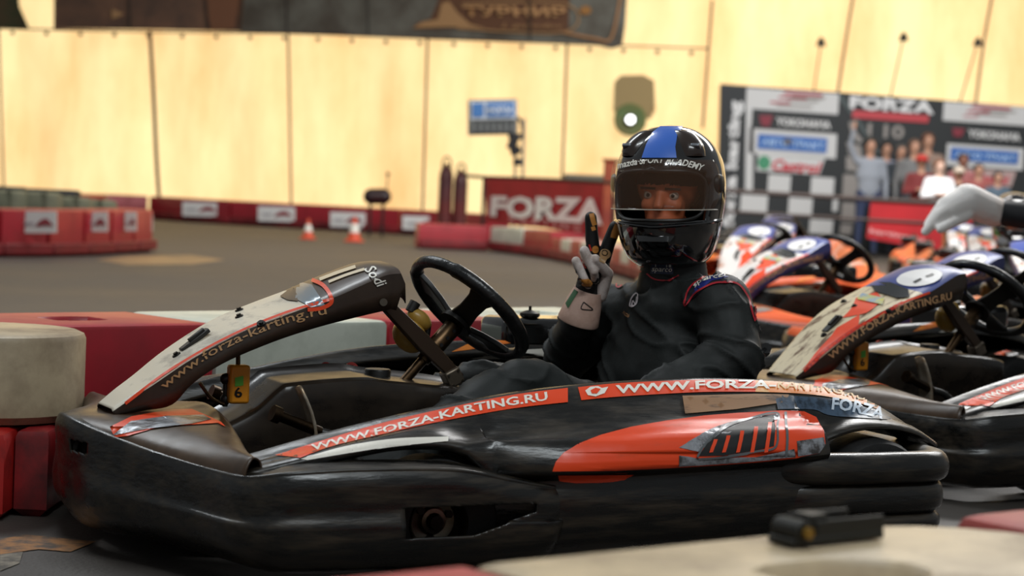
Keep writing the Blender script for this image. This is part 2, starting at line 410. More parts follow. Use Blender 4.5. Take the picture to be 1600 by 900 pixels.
def hood(root):
    rim=[np.array(p) for p in RIM[:6]]
    inn=[np.array(p) for p in[(.265,0,.300),(.262,.10,.290),(.278,.22,.276),(.300,.34,.262),(.325,.46,.252),(.335,.56,.246)]]
    secs=[]
    for q,(r,i) in enumerate(zip(rim,inn)):
        k=min(1,.15+q*.3); d=i-r; secs.append([r+d*.02+np.array([0,0,-.004]),r+d*.12+np.array([0,0,.014*k]),r+d*.45+np.array([0,0,.026*k-.010*(1-k)]),r+d*.8+np.array([0,0,.016*k-.008*(1-k)]),i,i+np.array([-.004,0,-.03])])
    full=[side(s,-1) for s in secs[:0:-1]]+[np.array(s) for s in secs]
    b=MB(); b.grid(loft(full,7,6)); return b.build('nose_fairing',BROWNP,root,solid=.004)
TOPB=mat('panel_brown_top','33261d',.32,col2='43332a',scale=5)
BROWNP=mat('mottled_brown_plastic','3a2a1c',.38,col2='57412c',scale=5,stretch=(1,2,1),mixlo=.4,mixhi=.75,rvar=.12,bump=.06,bscale=12)  # brown plastic with a lighter brown mixed in at random
# -- front number panel
PUP=[(.505,.292),(.46,.332),(.40,.372),(.338,.411),(.228,.467),(.129,.508),(.032,.541),(-.05,.575),(-.10,.594),(-.135,.598)]
PLO=[(.505,.280),(.44,.295),(.378,.311),(.345,.347),(.275,.399),(.17,.443),(.06,.478),(-.03,.500),(-.09,.513),(-.112,.518)]
hwf=lambda f: float(np.interp(f,[.03,.15,.25,.36,.44,.50],[.130,.124,.110,.088,.070,.055]))
def _pp(L,lo):
    out=[]
    for px,py in L:
        lat=.13
        for _ in range(6): lat=hwf(K(px,py,lat)[0])
        q=K(px,py,lat); out.append((q[0],q[2]))
    return out
PUP=_pp([(176,642),(205,622),(240,600),(300,560),(380,517),(450,490)],0)+[(.032,.541),(-.05,.575),(-.10,.594),(-.135,.598)]
PLO=_pp([(178,650),(225,642),(270,633),(300,600),(345,568),(420,536)],0)+[(.06,.478),(-.03,.500),(-.09,.513),(-.112,.518)]
def panel_parts(root,topmat,sidemat):
    up=np.array(spline([(a,0,c) for a,c in PUP],5)); lo=np.array(spline([(a,0,c) for a,c in PLO],5)); n=len(up)
    t=np.linspace(0,1,n)
    b=MB(); rows=[]
    for i in range(n):
        u=up[i]; l=lo[i]; hwd=hwf(u[0]) if u[0]>.0 else .13-.012*min(1,(-u[0])/.13)
        cr=.016*min(1,max(0,(0.12-u[0])/.12))
        row=[]
        row.append((l[0],hwd+.002,l[2])); row.append(((l[0]+u[0])/2,hwd+.002,(l[2]+u[2])/2)); row.append((u[0],hwd,u[2]-.002)); row.append((u[0],hwd-.008,u[2]+.003))
        for k in np.linspace(.85,-.85,9): row.append((u[0],hwd*k,u[2]+.003+cr*(1-k*k)))
        row.append((u[0],-hwd+.008,u[2]+.003)); row.append((u[0],-hwd,u[2]-.002)); row.append(((l[0]+u[0])/2,-hwd-.002,(l[2]+u[2])/2)); row.append((l[0],-hwd-.002,l[2]))
        rows.append(row)
    # rolled rear end
    last=rows[-1]; nl=len(last); r2=[(p[0]-.012,p[1]*.98,p[2]-.022 if 1<q<nl-2 else p[2]-.002) for q,p in enumerate(last)]; r3=[(p[0]-.016,p[1]*.96,max(p[2]-.065,last[0][2]+.006) if 1<q<nl-2 else p[2]-.003) for q,p in enumerate(last)]
    rows+= [r2,r3]
    A=np.array(rows); b.grid(A)
    nc=A.shape[1]-1; b.m=[(1 if (k%nc in(0,1) or k%nc>=nc-2) else (2 if np.mean([b.v[i][0] for i in b.f[k]])<.045 else 0)) for k in range(len(b.f))]
    return b.build('front_panel',[topmat,sidemat,TOPB],root,solid=.002)
def wheel(root,f,y,R,wd,steer=0):
    b=MB(); ax=Vector((math.sin(steer),math.cos(steer)*(1 if y>0 else -1),0)); c=Vector((f,y,R))
    h=wd/2; rr=R*.47
    b.lathe(c,ax,[(rr,-h*.92),(R*.80,-h),(R*.93,-h*.96),(R*.985,-h*.82),(R,-h*.5),(R,0),(R,h*.5),(R*.985,h*.82),(R*.93,h*.96),(R*.80,h),(rr,h*.92),(rr*.97,0)],n=40,closed=True)
    t=b.build('wheel',RUB,root)
    b=MB(); b.lathe(c,ax,[(rr*1.04,-h*.95),(rr*1.04,-h*.85),(rr*.86,-h*.8),(rr*.84,h*.3),(rr*.98,h*.85),(rr*1.04,h*.93),(rr*1.0,h*.97),(rr*.9,h*.8),(rr*.76,h*.3),(rr*.5,h*.25),(rr*.42,h*.45),(.001,h*.5)],n=28)
    b.build('rim',STL,t)
    b=MB()
    for k in range(3):
        a=2*PI*k/3+.4; q=ax.to_track_quat('Z','Y'); o=c+q@Vector((math.cos(a)*rr*.58,math.sin(a)*rr*.58,h*.25)); b.cone(o,o+ax*.014,.008,n=6)
    b.cone(c+ax*h*.45,c+ax*(h*.75),.018,.014,n=12); b.build('hub',DST,t)
    return t
def steering(root):
    c=Vector((-.362,0,.514)); el=math.radians(46); nrm=Vector((-math.cos(el),-.10,math.sin(el))).normalized(); upv=Vector((math.sin(el),0,math.cos(el))); rtv=Vector((0,1,0)); upv=nrm.cross(rtv).normalized(); upv=upv if upv.z>0 else -upv; rtv=upv.cross(nrm).normalized(); R=.152; pts=[]
    for i in range(36):
        a=2*PI*i/36; x=math.cos(a)*R; y=math.sin(a)*R
        pts.append(c+rtv*x+upv*y)
    b=MB()
    P=[Vector(p) for p in spline(pts,3,True)]; m=len(P); rings=[]
    for i,p in enumerate(P):
        t=(P[(i+1)%m]-P[i-1]).normalized(); v=t.cross(nrm).normalized(); a=i/m*2*PI; g=.0165 if (abs(math.cos(a))>.62) else .0145
        if abs(abs(math.cos(a))-.62)<.03: g=.0168
        rings.append([p+(nrm*math.cos(q)+v*math.sin(q))*g for q in [2*PI*j/14 for j in range(14)]])
    rings.append(rings[0]); b.ring(rings,caps=False)
    w_=b.build('steering_wheel',mat('leather_grip_black','0a0a0a',.34,bump=.15,bscale=120,rvar=.1,col2='171513',scale=30),root)
    for ang in (41,-80,160):
        a=math.radians(ang); d=rtv*math.cos(a)+upv*math.sin(a); e=nrm.cross(d); b=MB(); r1=R-.006
        rings=[]
        for t,wd in((0,.030),(.35,.024),(.7,.026),(1,.038)):
            o=c-nrm*.046*(1-t)**1.5+d*(.012+(r1-.012)*t); th=.007
            rings.append([o+e*wd*x+nrm*th*y for x,y in((-1,-1),(1,-1),(1,1),(-1,1))])
        b.ring(rings); b.build('spoke',BLK2,w_,bevel=.003)
    cd_=Vector(K(622,606,.0))-(c-nrm*.050); cn=-cd_.normalized(); h0=c-nrm*.050; b=MB(); b.lathe(h0,nrm,[(.001,-.004),(.040,-.004),(.040,.006),(.036,.010),(.001,.010)],n=28); b.build('hub_flange',DST,w_)
    b=MB(); b.lathe(h0-cn*.085,cn,[(.001,0),(.0215,0),(.0215,.078),(.018,.083),(.001,.083)],n=24)
    hub=b.build('column_hub',BRS,w_)
    b=MB()
    for k in range(3): o=h0-cn*(.02+.022*k)+Vector((0,.0195,0)); b.cone(o,o+Vector((0,.003,0)),.0045,n=10)
    b.build('bolt_hole',mat('dark_hole','050505',.8),hub)
    b=MB(); end=Vector((-.10,0,.18)); b.cone(h0-cn*.08,h0+cd_,.0115,n=16); b.lathe(h0-cn*.115,cn,[(.001,0),(.016,0),(.016,.014),(.001,.014)],n=16)
    b.build('steering_column',BRS,root)
def make_kart(name='racing_kart'):
    r=thing(name,'x','kart',tuple(KO),math.radians(207))
    # floor and chassis
    b=MB(); b.ring([[(f,-wd,.045),(f,wd,.045),(f,wd,.055),(f,-wd,.055)] for f,wd in((.40,.20),(.0,.26),(-.3,.28),(-.70,.28))]); b.build('floor_tray',DST,r)
    for s in(1,-1):
        b=MB(); b.tube([(.42,s*.12,.075),(.36,s*.20,.07),(.0,s*.30,.065),(-.5,s*.34,.065),(-1.05,s*.34,.075),(-1.16,s*.30,.08)],.015); b.build('chassis_rail',DST,r)
    b=MB(); b.cone((-1.08,-.50,.14),(-1.08,.50,.14),.02,n=16); b.build('rear_axle',STL,r)
    b=MB(); b.tube([(0,-.42,.14),(0,-.2,.10),(0,.2,.10),(0,.42,.14)],.014); b.build('front_axle',DST,r)
    for s in(1,-1):
        wheel(r,-.03,s*.545,.128,.125,steer=.10); wheel(r,-1.08,s*.530,.140,.19)
    fb=front_bumper(r); hd=hood(r)
    pods=[]
    for s in(1,-1):
        p=pod_mesh(s).build('side_pod',BLK,r,solid=.005); pods.append(p)
    # number block at the pontoon's tail (raised red and silver scoop)
    # rear bumper
    b=MB(); P=[(-.78,.60),(-.80,.655),(-.88,.685),(-1.05,.695),(-1.17,.69),(-1.235,.655),(-1.26,.58),(-1.28,.40),(-1.285,.15),(-1.285,0)]
    P=P+[(f,-y) for f,y in P[-2::-1]]; secs=[]
    for i,(f,y) in enumerate(P):
        a=np.array(P[max(i-1,0)]); c=np.array(P[min(i+1,len(P)-1)]); t=c-a; t/=np.hypot(*t); n=np.array([t[1],-t[0]]); 
        if n@(np.array([f,y])-np.array([-.8,0]))<0: n=-n
        k=1 if 0<i<len(P)-1 else .35
        pr=[(-.085,.17),(-.085,.225),(-.06,.250),(-.02,.256),(.0,.240),(.004,.215),(-.004,.198),(-.020,.190),(-.010,.180),(-.006,.150),(-.012,.132),(-.024,.124),(-.012,.112),(-.012,.09),(-.03,.07),(-.08,.07),(-.09,.12)]
        secs.append([(f+n[0]*d*k,y+n[1]*d*k,.16+(z-.16)*(k**.5)) for d,z in pr])
    A=loft(secs,6,3); b.grid(A,wrap=False)
    b.build('rear_bumper',BLK,r,solid=.004)
    # centre tank fairing
    np_=[K(345,668,.06),K(395,640,.06),K(432,606,.06),K(455,597,.06),K(558,589,.06),K(600,594,.06),K(700,604,.06),K(745,612,.06)]
    top=[(p[0],p[2]) for p in np_]; rows=[]
    tp=spline([(a,0,c) for a,c in top],5)
    for f,_,z in tp:
        wv=.06+.03*min(1,max(0,(.30-f)/.2)); z0=.06
        rows.append([(f,wv+.008,z0),(f,wv+.006,(z*.6+z0*.4)),(f,wv+.002,z-.018),(f,wv-.008,z-.003),(f,wv-.03,z),(f,-.06,z+.001),(f,-.085,z-.01),(f,-.09,z0)])
    b=MB(); b.grid(np.array([spline([np.array(p) for p in q],3) for q in rows])); tk=b.build('tank_fairing',mat('brown_black_plastic','191512',.3,col2='30261c',scale=5,rvar=.12,stretch=(1,1,2)),r,solid=.004)
    cp=K(590,583,-.02); b=MB(); b.lathe((cp[0],-.02,cp[2]-.028),(0,0,1),[(.001,0),(.030,0),(.030,.034),(.028,.038),(.001,.038)],n=24); b.build('tank_cap',BLK2,r,bevel=.001)
    for px in(548,508): # red rimmed grommets of the far rail
        q=K(px,578,-.16); b=MB(); b.lathe(q,(0,1,.35),[(.010,0),(.017,0),(.017,.008),(.010,.008)],n=20,closed=True); b.build('grommet',RED,r)
    # tan top edge of the tank fairing
    # pedal and rod (near), pedal (far)
    for s in(1,-1):
        pd=K(490,640,.19); b=MB(); rows=[]
        for t,z in zip(np.linspace(0,1,7),np.linspace(-.075,.065,7)):
            f=pd[0]-.012*math.sin(t*PI)+.035*t; wv=.028*(1-.35*t); rows.append([(f,s*(.19+wv*k),pd[2]-.02+z+.006*(1-k*k)) for k in(-1,-.5,0,.5,1)])
        b.grid(np.array(rows)); b.build('pedal',mat('worn_pedal_metal','a08a70',.35,metal=.6,col2='c8bfb0',scale=15),r,solid=.006)
        b=MB(); a0=Vector(K(425,645,.2)); a1=Vector(K(500,675,.2)); a0.y*=s;a1.y*=s; b.cone(a0,a1,.012,n=14); b.lathe(a0,(a1-a0).normalized(),[(.001,0),(.018,0),(.018,.018),(.013,.02)],n=16); b.build('pedal_shaft',BRS,r)
        b=MB(); b.tube([(a1.x,a1.y,a1.z),(a1.x-.05,a1.y+s*.02,a1.z-.02),(a1.x-.10,a1.y+s*.05,.16)],.010); b.build('brake_hose',BLK2,r)
    # panel
    steering(r)
    pn=panel_parts(r,CREAM,PANB)
    # bracket: link arm, tank, gearbox
    b=MB(); a=Vector(K(603,476,.02)); c=Vector(K(716,592,.02)); d=(c-a).normalized(); sN=Vector((0,1,0)).cross(d)
    b.ring([[p+sN*x+Vector((0,1,0))*y for x,y in((-wd,-.012),(wd,-.012),(wd,.012),(-wd,.012))] for p,wd in((a,.014),(a+(c-a)*.5,.019),(c,.014))]); b.build('support_arm',mat('brown_painted_steel','3b2c20',.36,metal=.3),r,bevel=.003)
    b=MB(); b.ball(Vector(K(640,525,-.03)),(.036,.03,.045),20,R=Matrix.Rotation(.9,3,'Y')); b.ball(Vector(K(655,500,-.04)),(.022,.026,.034),18,R=Matrix.Rotation(.9,3,'Y'))
    me=b.build('overflow_tank',YTANK,r)
    b=MB(); q=Vector(K(641,487,-.04)); b.cone(q,q+Vector((-.012,0,.022)),.013,n=12); b.build('tank_cap',BLK2,r)
    b=MB(); b.tube([K(655,500,-.04),K(668,506,-.03),K(668,520,-.03),K(664,540,-.03)],.007); b.build('fuel_hose',BLK2,r)
    b=MB(); q=Vector(K(706,589,.02)); Rm=Matrix.Rotation(math.radians(28),3,'Y'); b.box(q,(.040,.040,.040),Rm); bx=b.build('column_box',mat('grey_metal_box','6a5f52',.4,metal=.7),r,bevel=.005)
    b=MB()
    for x in(-.013,.013):
        for z in(-.013,.013): p=q+Rm@Vector((x,.02,z)); b.cone(p,p+Vector((0,.004,0)),.003,n=8)
    b.build('bolt',STL,bx)
    b=MB(); b.cone(K(372,545,.02),K(372,580,.02),.005,n=10); b.build('box_hanger',BRS,r); b=MB(); b.tube([K(312,598,.05),K(330,622,.05),K(350,632,.05)],.004); b.build('panel_bracket',BRS,r)
    # transponder box
    b=MB(); q=Vector(K(372,600,.03)); b.box(q,(.046,.03,.084)); tb=b.build('transponder_box',YEL,r,bevel=.006)
    b=MB(); p=Vector(K(353,592,.02)); b.ball(p,(.014,.012,.013),10); b.ball(p-Vector((0,0,.045)),(.012,.012,.013),10); b.cone(p,p-Vector((0,0,.06)),.006); b.build('clamp',BLK2,tb)
    # far side engine box with knob
    b=MB(); b.box((-.86,-.54,.415),(.34,.16,.085)); b.build('engine_cover',GLB,r,bevel=.022,segs=4)
    b=MB(); q=Vector(K(828,489,-.5)); b.lathe(q-Vector((0,0,.012)),(0,0,1),[(.001,0),(.022,0),(.027,.006),(.026,.012),(.012,.018),(.004,.020),(.004,.03),(.001,.031)],n=20); b.build('cover_knob',DST,r)
    b=MB(); b.box((-1.02,.24,.20),(.20,.20,.20)); b.cone((-1.0,.30,.30),(-1.0,.30,.34),.05,n=16); b.build('engine',DST,r,bevel=.01)
    # seat
    rows=[]
    for t in np.linspace(0,1,14):
        # along the seat from front lip to the back's top
        if t<.5: f=-.62-.26*(t/.5); z=.12-.03*math.sin(t/.5*PI)
        else: k=(t-.5)/.5; f=-.88-.20*k-.05*k*k; z=.12+.30*k
        wv=.17+.03*math.sin(t*PI); row=[]
        for a in np.linspace(-1,1,13):
            lift=(abs(a)**3)*(.13 if t<.6 else .10*(1-(t-.6)/.4)+.02); fw_=(abs(a)**3)*(.10 if t>.5 else .0)*(1-abs(t-.6))
            row.append((f+fw_,a*wv,z+lift))
        rows.append(row)
    b=MB(); b.grid(np.array(rows)); b.build('seat',GLB,r,solid=.008)
    b=MB(); e=[rows[-1][0],rows[-1][3],rows[-1][6],rows[-1][9],rows[-1][12]]
    b.tube([tuple(p) for p in e],.013); b.build('seat_rim',GLB,r)
    return r,dict(pods=pods,panel=pn,hood=hd,bumper=fb,tank=tk,tbox=tb)
kart,kp=make_kart()
kart['label']='black and orange racing kart with a driver in it, nearest the camera'
kart['group']='karts'
# ---- stickers of the kart
bp=bvh_of([kp['pods'][0]]); P0=kp['pods'][0]
def kd(name,bm,m,eps=.0016,parent=None,bv=None): return decal(name,bm,bv or bp,m,parent or P0,eps,step=3.5 if name=='lettering' else 6)
strip=kd('ridge_sticker',[band([(430,712),(500,690),(600,661),(700,638),(800,618),(887,607)],[(470,716),(520,698),(600,679),(700,657),(800,639),(887,629)])],ORG)
strip2=kd('ridge_sticker',[band([(903,606),(960,600),(1040,596),(1110,594),(1180,595)],[(908,626),(960,621),(1040,616),(1110,613),(1180,613)])],ORG)
strip3=kd('ridge_sticker',[band([(1180,595),(1240,599),(1300,607),(1350,620),(1385,634)],[(1180,613),(1240,615),(1290,620),(1340,630),(1378,642)])],mat('worn_amber_sticker','e9842c',.38,col2='e6b070',scale=26,mixlo=.5,mixhi=.62))
kd('lettering',textpx('WWW.FORZA-KARTING.RU',[(488,707),(560,689),(640,669.5),(740,645),(856,627)],11,bold=.022,h2=13.5),WHT,.0030,strip)
kd('lettering',textpx('WWW.FORZA-',[(962,617),(1060,611),(1140,608.5),(1212,609)],13.5,bold=.03),WHT,.0030,strip2)
kd('lettering',textpx('KARTING.RU',[(1214,608),(1260,611),(1310,617),(1350,628)],13,bold=.01),mat('faded_white_ink','f0c890',.5),.0030,strip3)
kd('badge',[poly2([(914,612),(922,606),(934,605),(940,608),(950,606),(944,616),(930,621),(918,619)])],WHT,.003,strip2)
kd('badge_mark',[poly2([(922,612),(930,608),(938,610),(932,617),(924,617)])],ORG,.004,strip2)
kd('patch_sticker',[poly2([(1066,619),(1180,616),(1232,617),(1232,628),(1150,640),(1070,647)])],BROWN)
bg=kd('patch_sticker',[band([(1210,618),(1280,622),(1340,633),(1392,654)],[(1215,640),(1270,640),(1300,650),(1385,656)])],BLUEG)
kd('lettering',textpx('FORZA',[(1298,641),(1330,645),(1378,657)],19,bold=.03),mat('pale_blue_ink','c9d6e4',.4),.003,bg)
TEAR=[(863,736),(868,722),(880,708),(905,693),(940,680),(985,668),(1040,658),(1100,650),(1150,646),(1220,642),(1256,643),(1275,652),(1287,674),(1289,694),(1280,708),(1240,716),(1180,722),(1110,727),(1040,731),(960,735)]
tr=kd('pontoon_sticker',[poly2(TEAR)],ORG)
kd('pontoon_sticker',[poly2([(872,742),(990,741),(975,750),(950,754),(900,755),(874,752)])],ORG)
kd('silver_sticker',[poly2([(1244,690),(1286,684),(1288,696),(1279,708),(1246,713)]),band([(1060,700),(1110,672),(1160,656),(1215,648)],[(1090,706),(1130,682),(1170,667),(1215,657)]),poly2([(1060,712),(1090,716),(1180,714),(1240,702),(1242,714),(1150,722),(1060,728)])],SILV,.0028,tr)
vt=kd('vent',[poly2([(1090,713),(1104,694),(1130,674),(1165,660),(1208,650),(1211,668),(1208,697),(1180,704),(1130,712)])],mat('vent_black','0b0b0b',.5),.0034,tr)
for x in(1108,1128,1150,1172,1194):
    kd('vent_slat',[poly2([(x-2,708),(x+4,707),(x+12,(694-(x-1090)*.30)),(x+6,(694-(x-1090)*.30))])],ORG,.005,vt)
kd('vent_edge',[ribbon([(1088,714),(1102,693),(1130,672),(1165,658),(1212,647),(1214,670),(1210,699),(1180,706),(1130,714),(1090,717)],3.2)],mat('grey_edge','6a6e70',.3,metal=.4),.0045,tr)
kd('silver_sticker',[ribbon([(1226,645),(1229,680),(1227,714)],4)],mat('grey_edge','6a6e70',.3),.004,tr)
fn=kd('fin_highlight',[band([(470,718),(540,698),(620,686),(700,683)],[(480,719),(545,708),(620,697),(700,690)])],WHT)  # highlight along the flared fin edge, painted as a white band
bp2=bvh_of([kp['hood']]); H0=kp['hood']
decal('hood_sticker',[poly2([(172,668),(205,652),(270,640),(300,640),(345,660),(352,668),(340,662),(250,668),(200,682),(180,684)])],bp2,ORG,H0,.002)
decal('hood_sticker',[poly2([(176,682),(205,660),(260,652),(318,650),(330,657),(300,664),(230,672)])],bp2,SILV,H0,.0032)
decal('hood_sticker',[poly2([(388,706),(396,705),(412,714),(402,716)])],bp2,mat('pale_tan_sticker','c9a878',.5),H0,.002)
bpp=bvh_of([kp['panel']]); PN=kp['panel']
txt_lc=decal('panel_lettering',textpx('www.forza-karting.ru',[(259,612),(300,581),(350,551),(410,524),(460,506),(511,495)],17,h2=19,bold=.006),bpp,TAN,PN,.003,step=6)
decal('panel_stripe',[ribbon([(196,631),(250,590),(310,552),(380,516),(450,488),(520,467)],3.5)],bpp,ORG,PN,.0022)
decal('panel_sticker',[ribbon([(488,439),(505,447),(516,462),(516,474),(500,482),(480,484)],6)],bpp,ORG,PN,.0035,step=5)
decal('panel_sticker',[poly2([(464,445),(474,443),(488,446),(508,478),(484,480),(462,468)])],bpp,mat('grey_blue_window','7d8890',.25,metal=.2),PN,.0026)
decal('panel_sticker',[poly2([(438,464),(462,446),(466,472),(450,470)])],bpp,mat('panel_brown_sticker','33261d',.32),PN,.0026)
decal('panel_sticker',[ribbon([(500,438),(526,428),(556,418)],5),ribbon([(514,442),(542,431),(570,422)],4)],bpp,mat('cream_stripe','d8c7a8',.4),PN,.003)
decal('panel_signature',textpx('Sodi',[(569,423),(591,452)],17,shear=.4,bold=.01),bpp,WHT,PN,.0035,step=5)
for x,y,rx,ry in((598,472,6,6),): 
    decal('bolt_ring',[ell2(x,y,rx,ry)],bpp,STL,PN,.004)
b=MB()
for px,py in((276,555),(374,495),(374,485),(408,506)):
    loc,nor,i,d=bpp.ray_cast(Vector(CP),Vector(ray(px,py)).normalized())
    if loc:
        p=mw(PN).inverted()@loc; nn=(mw(PN).inverted().to_3x3()@nor).normalized(); nn=nn if nn.z>0 else -nn
        b=MB(); b.cone(p,p+nn*.003,.010,.009,n=16); b.cone(p+nn*.003,p+nn*.007,.0055,n=6); b.build('panel_fastener',DST,PN)
b=MB(); loc,nor,i,d=bpp.ray_cast(Vector(CP),Vector(ray(304,535)).normalized()); p=mw(PN).inverted()@loc
b.box(p+Vector((0,0,.005)),(.075,.022,.010),Matrix.Rotation(math.radians(38),3,'Y')); b.box(p+Vector((-.005,0,.014)),(.042,.012,.014),Matrix.Rotation(math.radians(38),3,'Y')); b.build('panel_latch',BLK2,PN,bevel=.002)
bt=bvh_of([kp['tbox']]); decal('digit',textpx('6',[(367,622),(379,620)],16,bold=.02),bt,BLK2,kp['tbox'],.0015); decal('green_dot',[poly2([(367,590),(380,587),(380,602),(367,604)])],bt,mat('green_label','5fae3a',.5),kp['tbox'],.0015)
# far pod stickers
bfar=bvh_of([kp['pods'][1]]); PF=kp['pods'][1]
decal('far_sticker',[poly2([(705,550),(730,538),(765,532),(800,530),(812,534),(770,541),(730,547)])],bfar,ORG2,PF,.002)
decal('far_sticker',[poly2([(735,560),(790,548),(850,545),(850,556),(790,560)])],bfar,WHT,PF,.002)
# ================================================================== HELMET AND DRIVER
HZ=[-.168,-.145,-.10,-.05,0,.05,.09,.125,.15,.164,.1705]
HS=smooth_interp(HZ,[.072,.100,.118,.127,.133,.132,.123,.103,.075,.045,.002])
HF=smooth_interp(HZ,[.098,.140,.163,.168,.160,.150,.134,.110,.080,.048,.002])
HB=smooth_interp(HZ,[.085,.105,.125,.142,.152,.154,.144,.120,.086,.052,.002])
def hpoint(az,z,off=0,s=1.0):
    c=math.cos(az); a=HS(z); f=HF(z) if c>0 else HB(z)
    return Vector((c*(f+off),math.sin(az)*(a+off),z))*s
def make_helmet(root,center,face_dir,mshell,mvis,pitch=0,roll=0,port=.98):
    """helmet child of a person; local frame x forward, y to the wearer's left, z up"""
    o=bpy.data.objects.new('helmet',None); 
    b=MB(); zs=list(np.linspace(-.168,-.062,12))+list(np.linspace(-.056,.058,12))+list(np.linspace(.066,.164,18))+[.168,.1703]
    az=[2*PI*i/72 for i in range(72)]
    A=np.array([[tuple(hpoint(a,z)) for a in az] for z in zs]); b.grid(A,wrap=True)
    keep=[]
    for f in b.f:
        c=np.mean([b.v[i] for i in f],axis=0); a=math.atan2(c[1],c[0])
        lim=port-.10*abs(c[2]/.055)**3
        if abs(a)<lim and -.057<c[2]<.060: continue
        keep.append(f)
    n=len(b.v); b.f=keep+[tuple(range(n-72,n))]; b.m=[0]*len(b.f)
    sh=b.build('helmet',mshell,root,solid=.012); sh.modifiers['solid'].offset=1 if False else -1
    X=Vector(face_dir).normalized(); Y=Vector((0,0,1)).cross(X).normalized(); Z=X.cross(Y)
    M=Matrix((X,Y,Z)).transposed().to_4x4()@Matrix.Rotation(pitch,4,'Y')@Matrix.Rotation(roll,4,'X')
    M.translation=Vector(center)-root.matrix_basis.translation
    sh.matrix_basis=M
    # port gasket
    b=MB(); pts=[]
    for i in range(40):
        t=2*PI*i/40; cx=math.copysign(abs(math.cos(t))**.45,math.cos(t)); sz=math.copysign(abs(math.sin(t))**.6,math.sin(t)); pts.append(hpoint(cx*port*.96,.0015+.058*sz,.001))
    b.tube(pts,.0045,8,closed=True,sub=2); b.build('port_gasket',BLK2,sh)
    # visor
    b=MB(); zz=np.linspace(-.030,.086,12); aa=np.linspace(-1.22,1.22,40); rows=[]
    for z in zz: rows.append([tuple(hpoint(a*(1-.10*abs((z-.03)/.06)**3),z,.009)) for a in aa])
    b.grid(np.array(rows)); vis=b.build('visor',mvis,sh,solid=.002)
    b=MB(); edge=[hpoint(a,-.031,.009) for a in np.linspace(-1.2,1.2,24)]; b.tube(edge,.0014,6,sub=1); b.build('visor_edge',mat('clear_edge','b9b3a6',.3),vis)
    for s in(1,-1):
        b=MB(); c=hpoint(s*1.32,.03,.006); nn=Vector((math.cos(s*1.32)*.6,math.sin(s*1.32),0)); b.lathe(c,nn,[(.001,.001),(.018,.0005),(.022,-.003),(.024,-.012),(.001,-.012)],n=24); b.build('visor_pivot',BLK2,sh)
    # crown vents, chin vent, brow spoiler
    for s in(1,-1):
        b=MB(); rows=[]
        for t in np.linspace(0,1,10):
            a=s*(.78-.10*t); row=[]
            z=.095+.062*math.sin(t*PI*.55)
            for k in np.linspace(-1,1,9):
                h_=.020*(1-abs(k)**2.5)*(1-(2*t-.9)**4 if t<.95 else .2)
                row.append(tuple(hpoint(a+k*(.25+.16*t),min(z,.160),h_-.001)))
            rows.append(row)
        b.grid(np.array(rows)); v=b.build('crown_vent',mat('helmet_vent_brown','2e211a',.25,coat=.5),sh)
        b=MB(); c=hpoint(s*.74,.117,.014); b.box(c,(.018,.022,.008),Matrix.Rotation(-.7,3,'Y')); b.build('vent_slider',mat('silver_slider','8d9298',.25,metal=.6),v,bevel=.002)
    b=MB(); rows=[]
    for z,o_ in((-.128,.0),(-.12,.012),(-.105,.014),(-.092,.0)): rows.append([tuple(hpoint(a,z,o_*(1-abs(a/.42)**3))) for a in np.linspace(-.42,.42,17)])
    b.grid(np.array(rows)); b.build('chin_vent',GLB,sh)
    b=MB(); b.tube([hpoint(a,-.072+.010*abs(a),.001) for a in np.linspace(-1.5,1.5,26)],.0045,8,sub=1); b.build('chin_ridge',GLB,sh)
    return sh,vis
def visor_mat(name,tint,alpha):
    m=mat(name,tint,.04,alpha=alpha,spec=.8); return m
VIS=visor_mat('reflection_tinted_visor','6a4a32',.17); HSH=mat('helmet_black','08080a',.09,coat=1,spec=.7)  # brown reflections on the visor are put into its tint
SUIT=mat('black_race_suit','1b1d1c',.62,col2='272a29',scale=5,bump=.25,bscale=22,spec=.3); SKIN=mat('skin','d9744a',.5); BALA=mat('black_balaclava','0b0b0b',.85)  # orange light on the face is put into the skin colour
PIPE=mat('red_piping','b3202c',.5); BLUEP=mat('blue_patch','22307f',.5)
dr=thing('person','person in a black race suit and black helmet with blue stripe, raising two fingers','person',tuple(KW((-.90,0,.10))))
DO=dr.location.copy()
def Q(px,py,lat): return Vector(KWp(px,py,lat))
def Kv(f,y,z): return Vector(KW((f,y,z)))
hc=Q(1047,306,0); camdir=(Vector(CP)-hc); camdir.z=0; camdir.normalize()
fd=Matrix.Rotation(-math.radians(13),3,'Z')@camdir
upv=Vector((math.sin(ROLL)*.6,0,1))
fy=Vector((0,0,1)).cross(fd).normalized()
head_c=hc+fd*.005
shL=Q(1128,478,.18); shR=Q(962,490,-.16); elL=Q(1150,560,.26); haL=Q(1015,625,.22); elR=Q(882,560,-.33); wrR=Q(905,490,-.13)
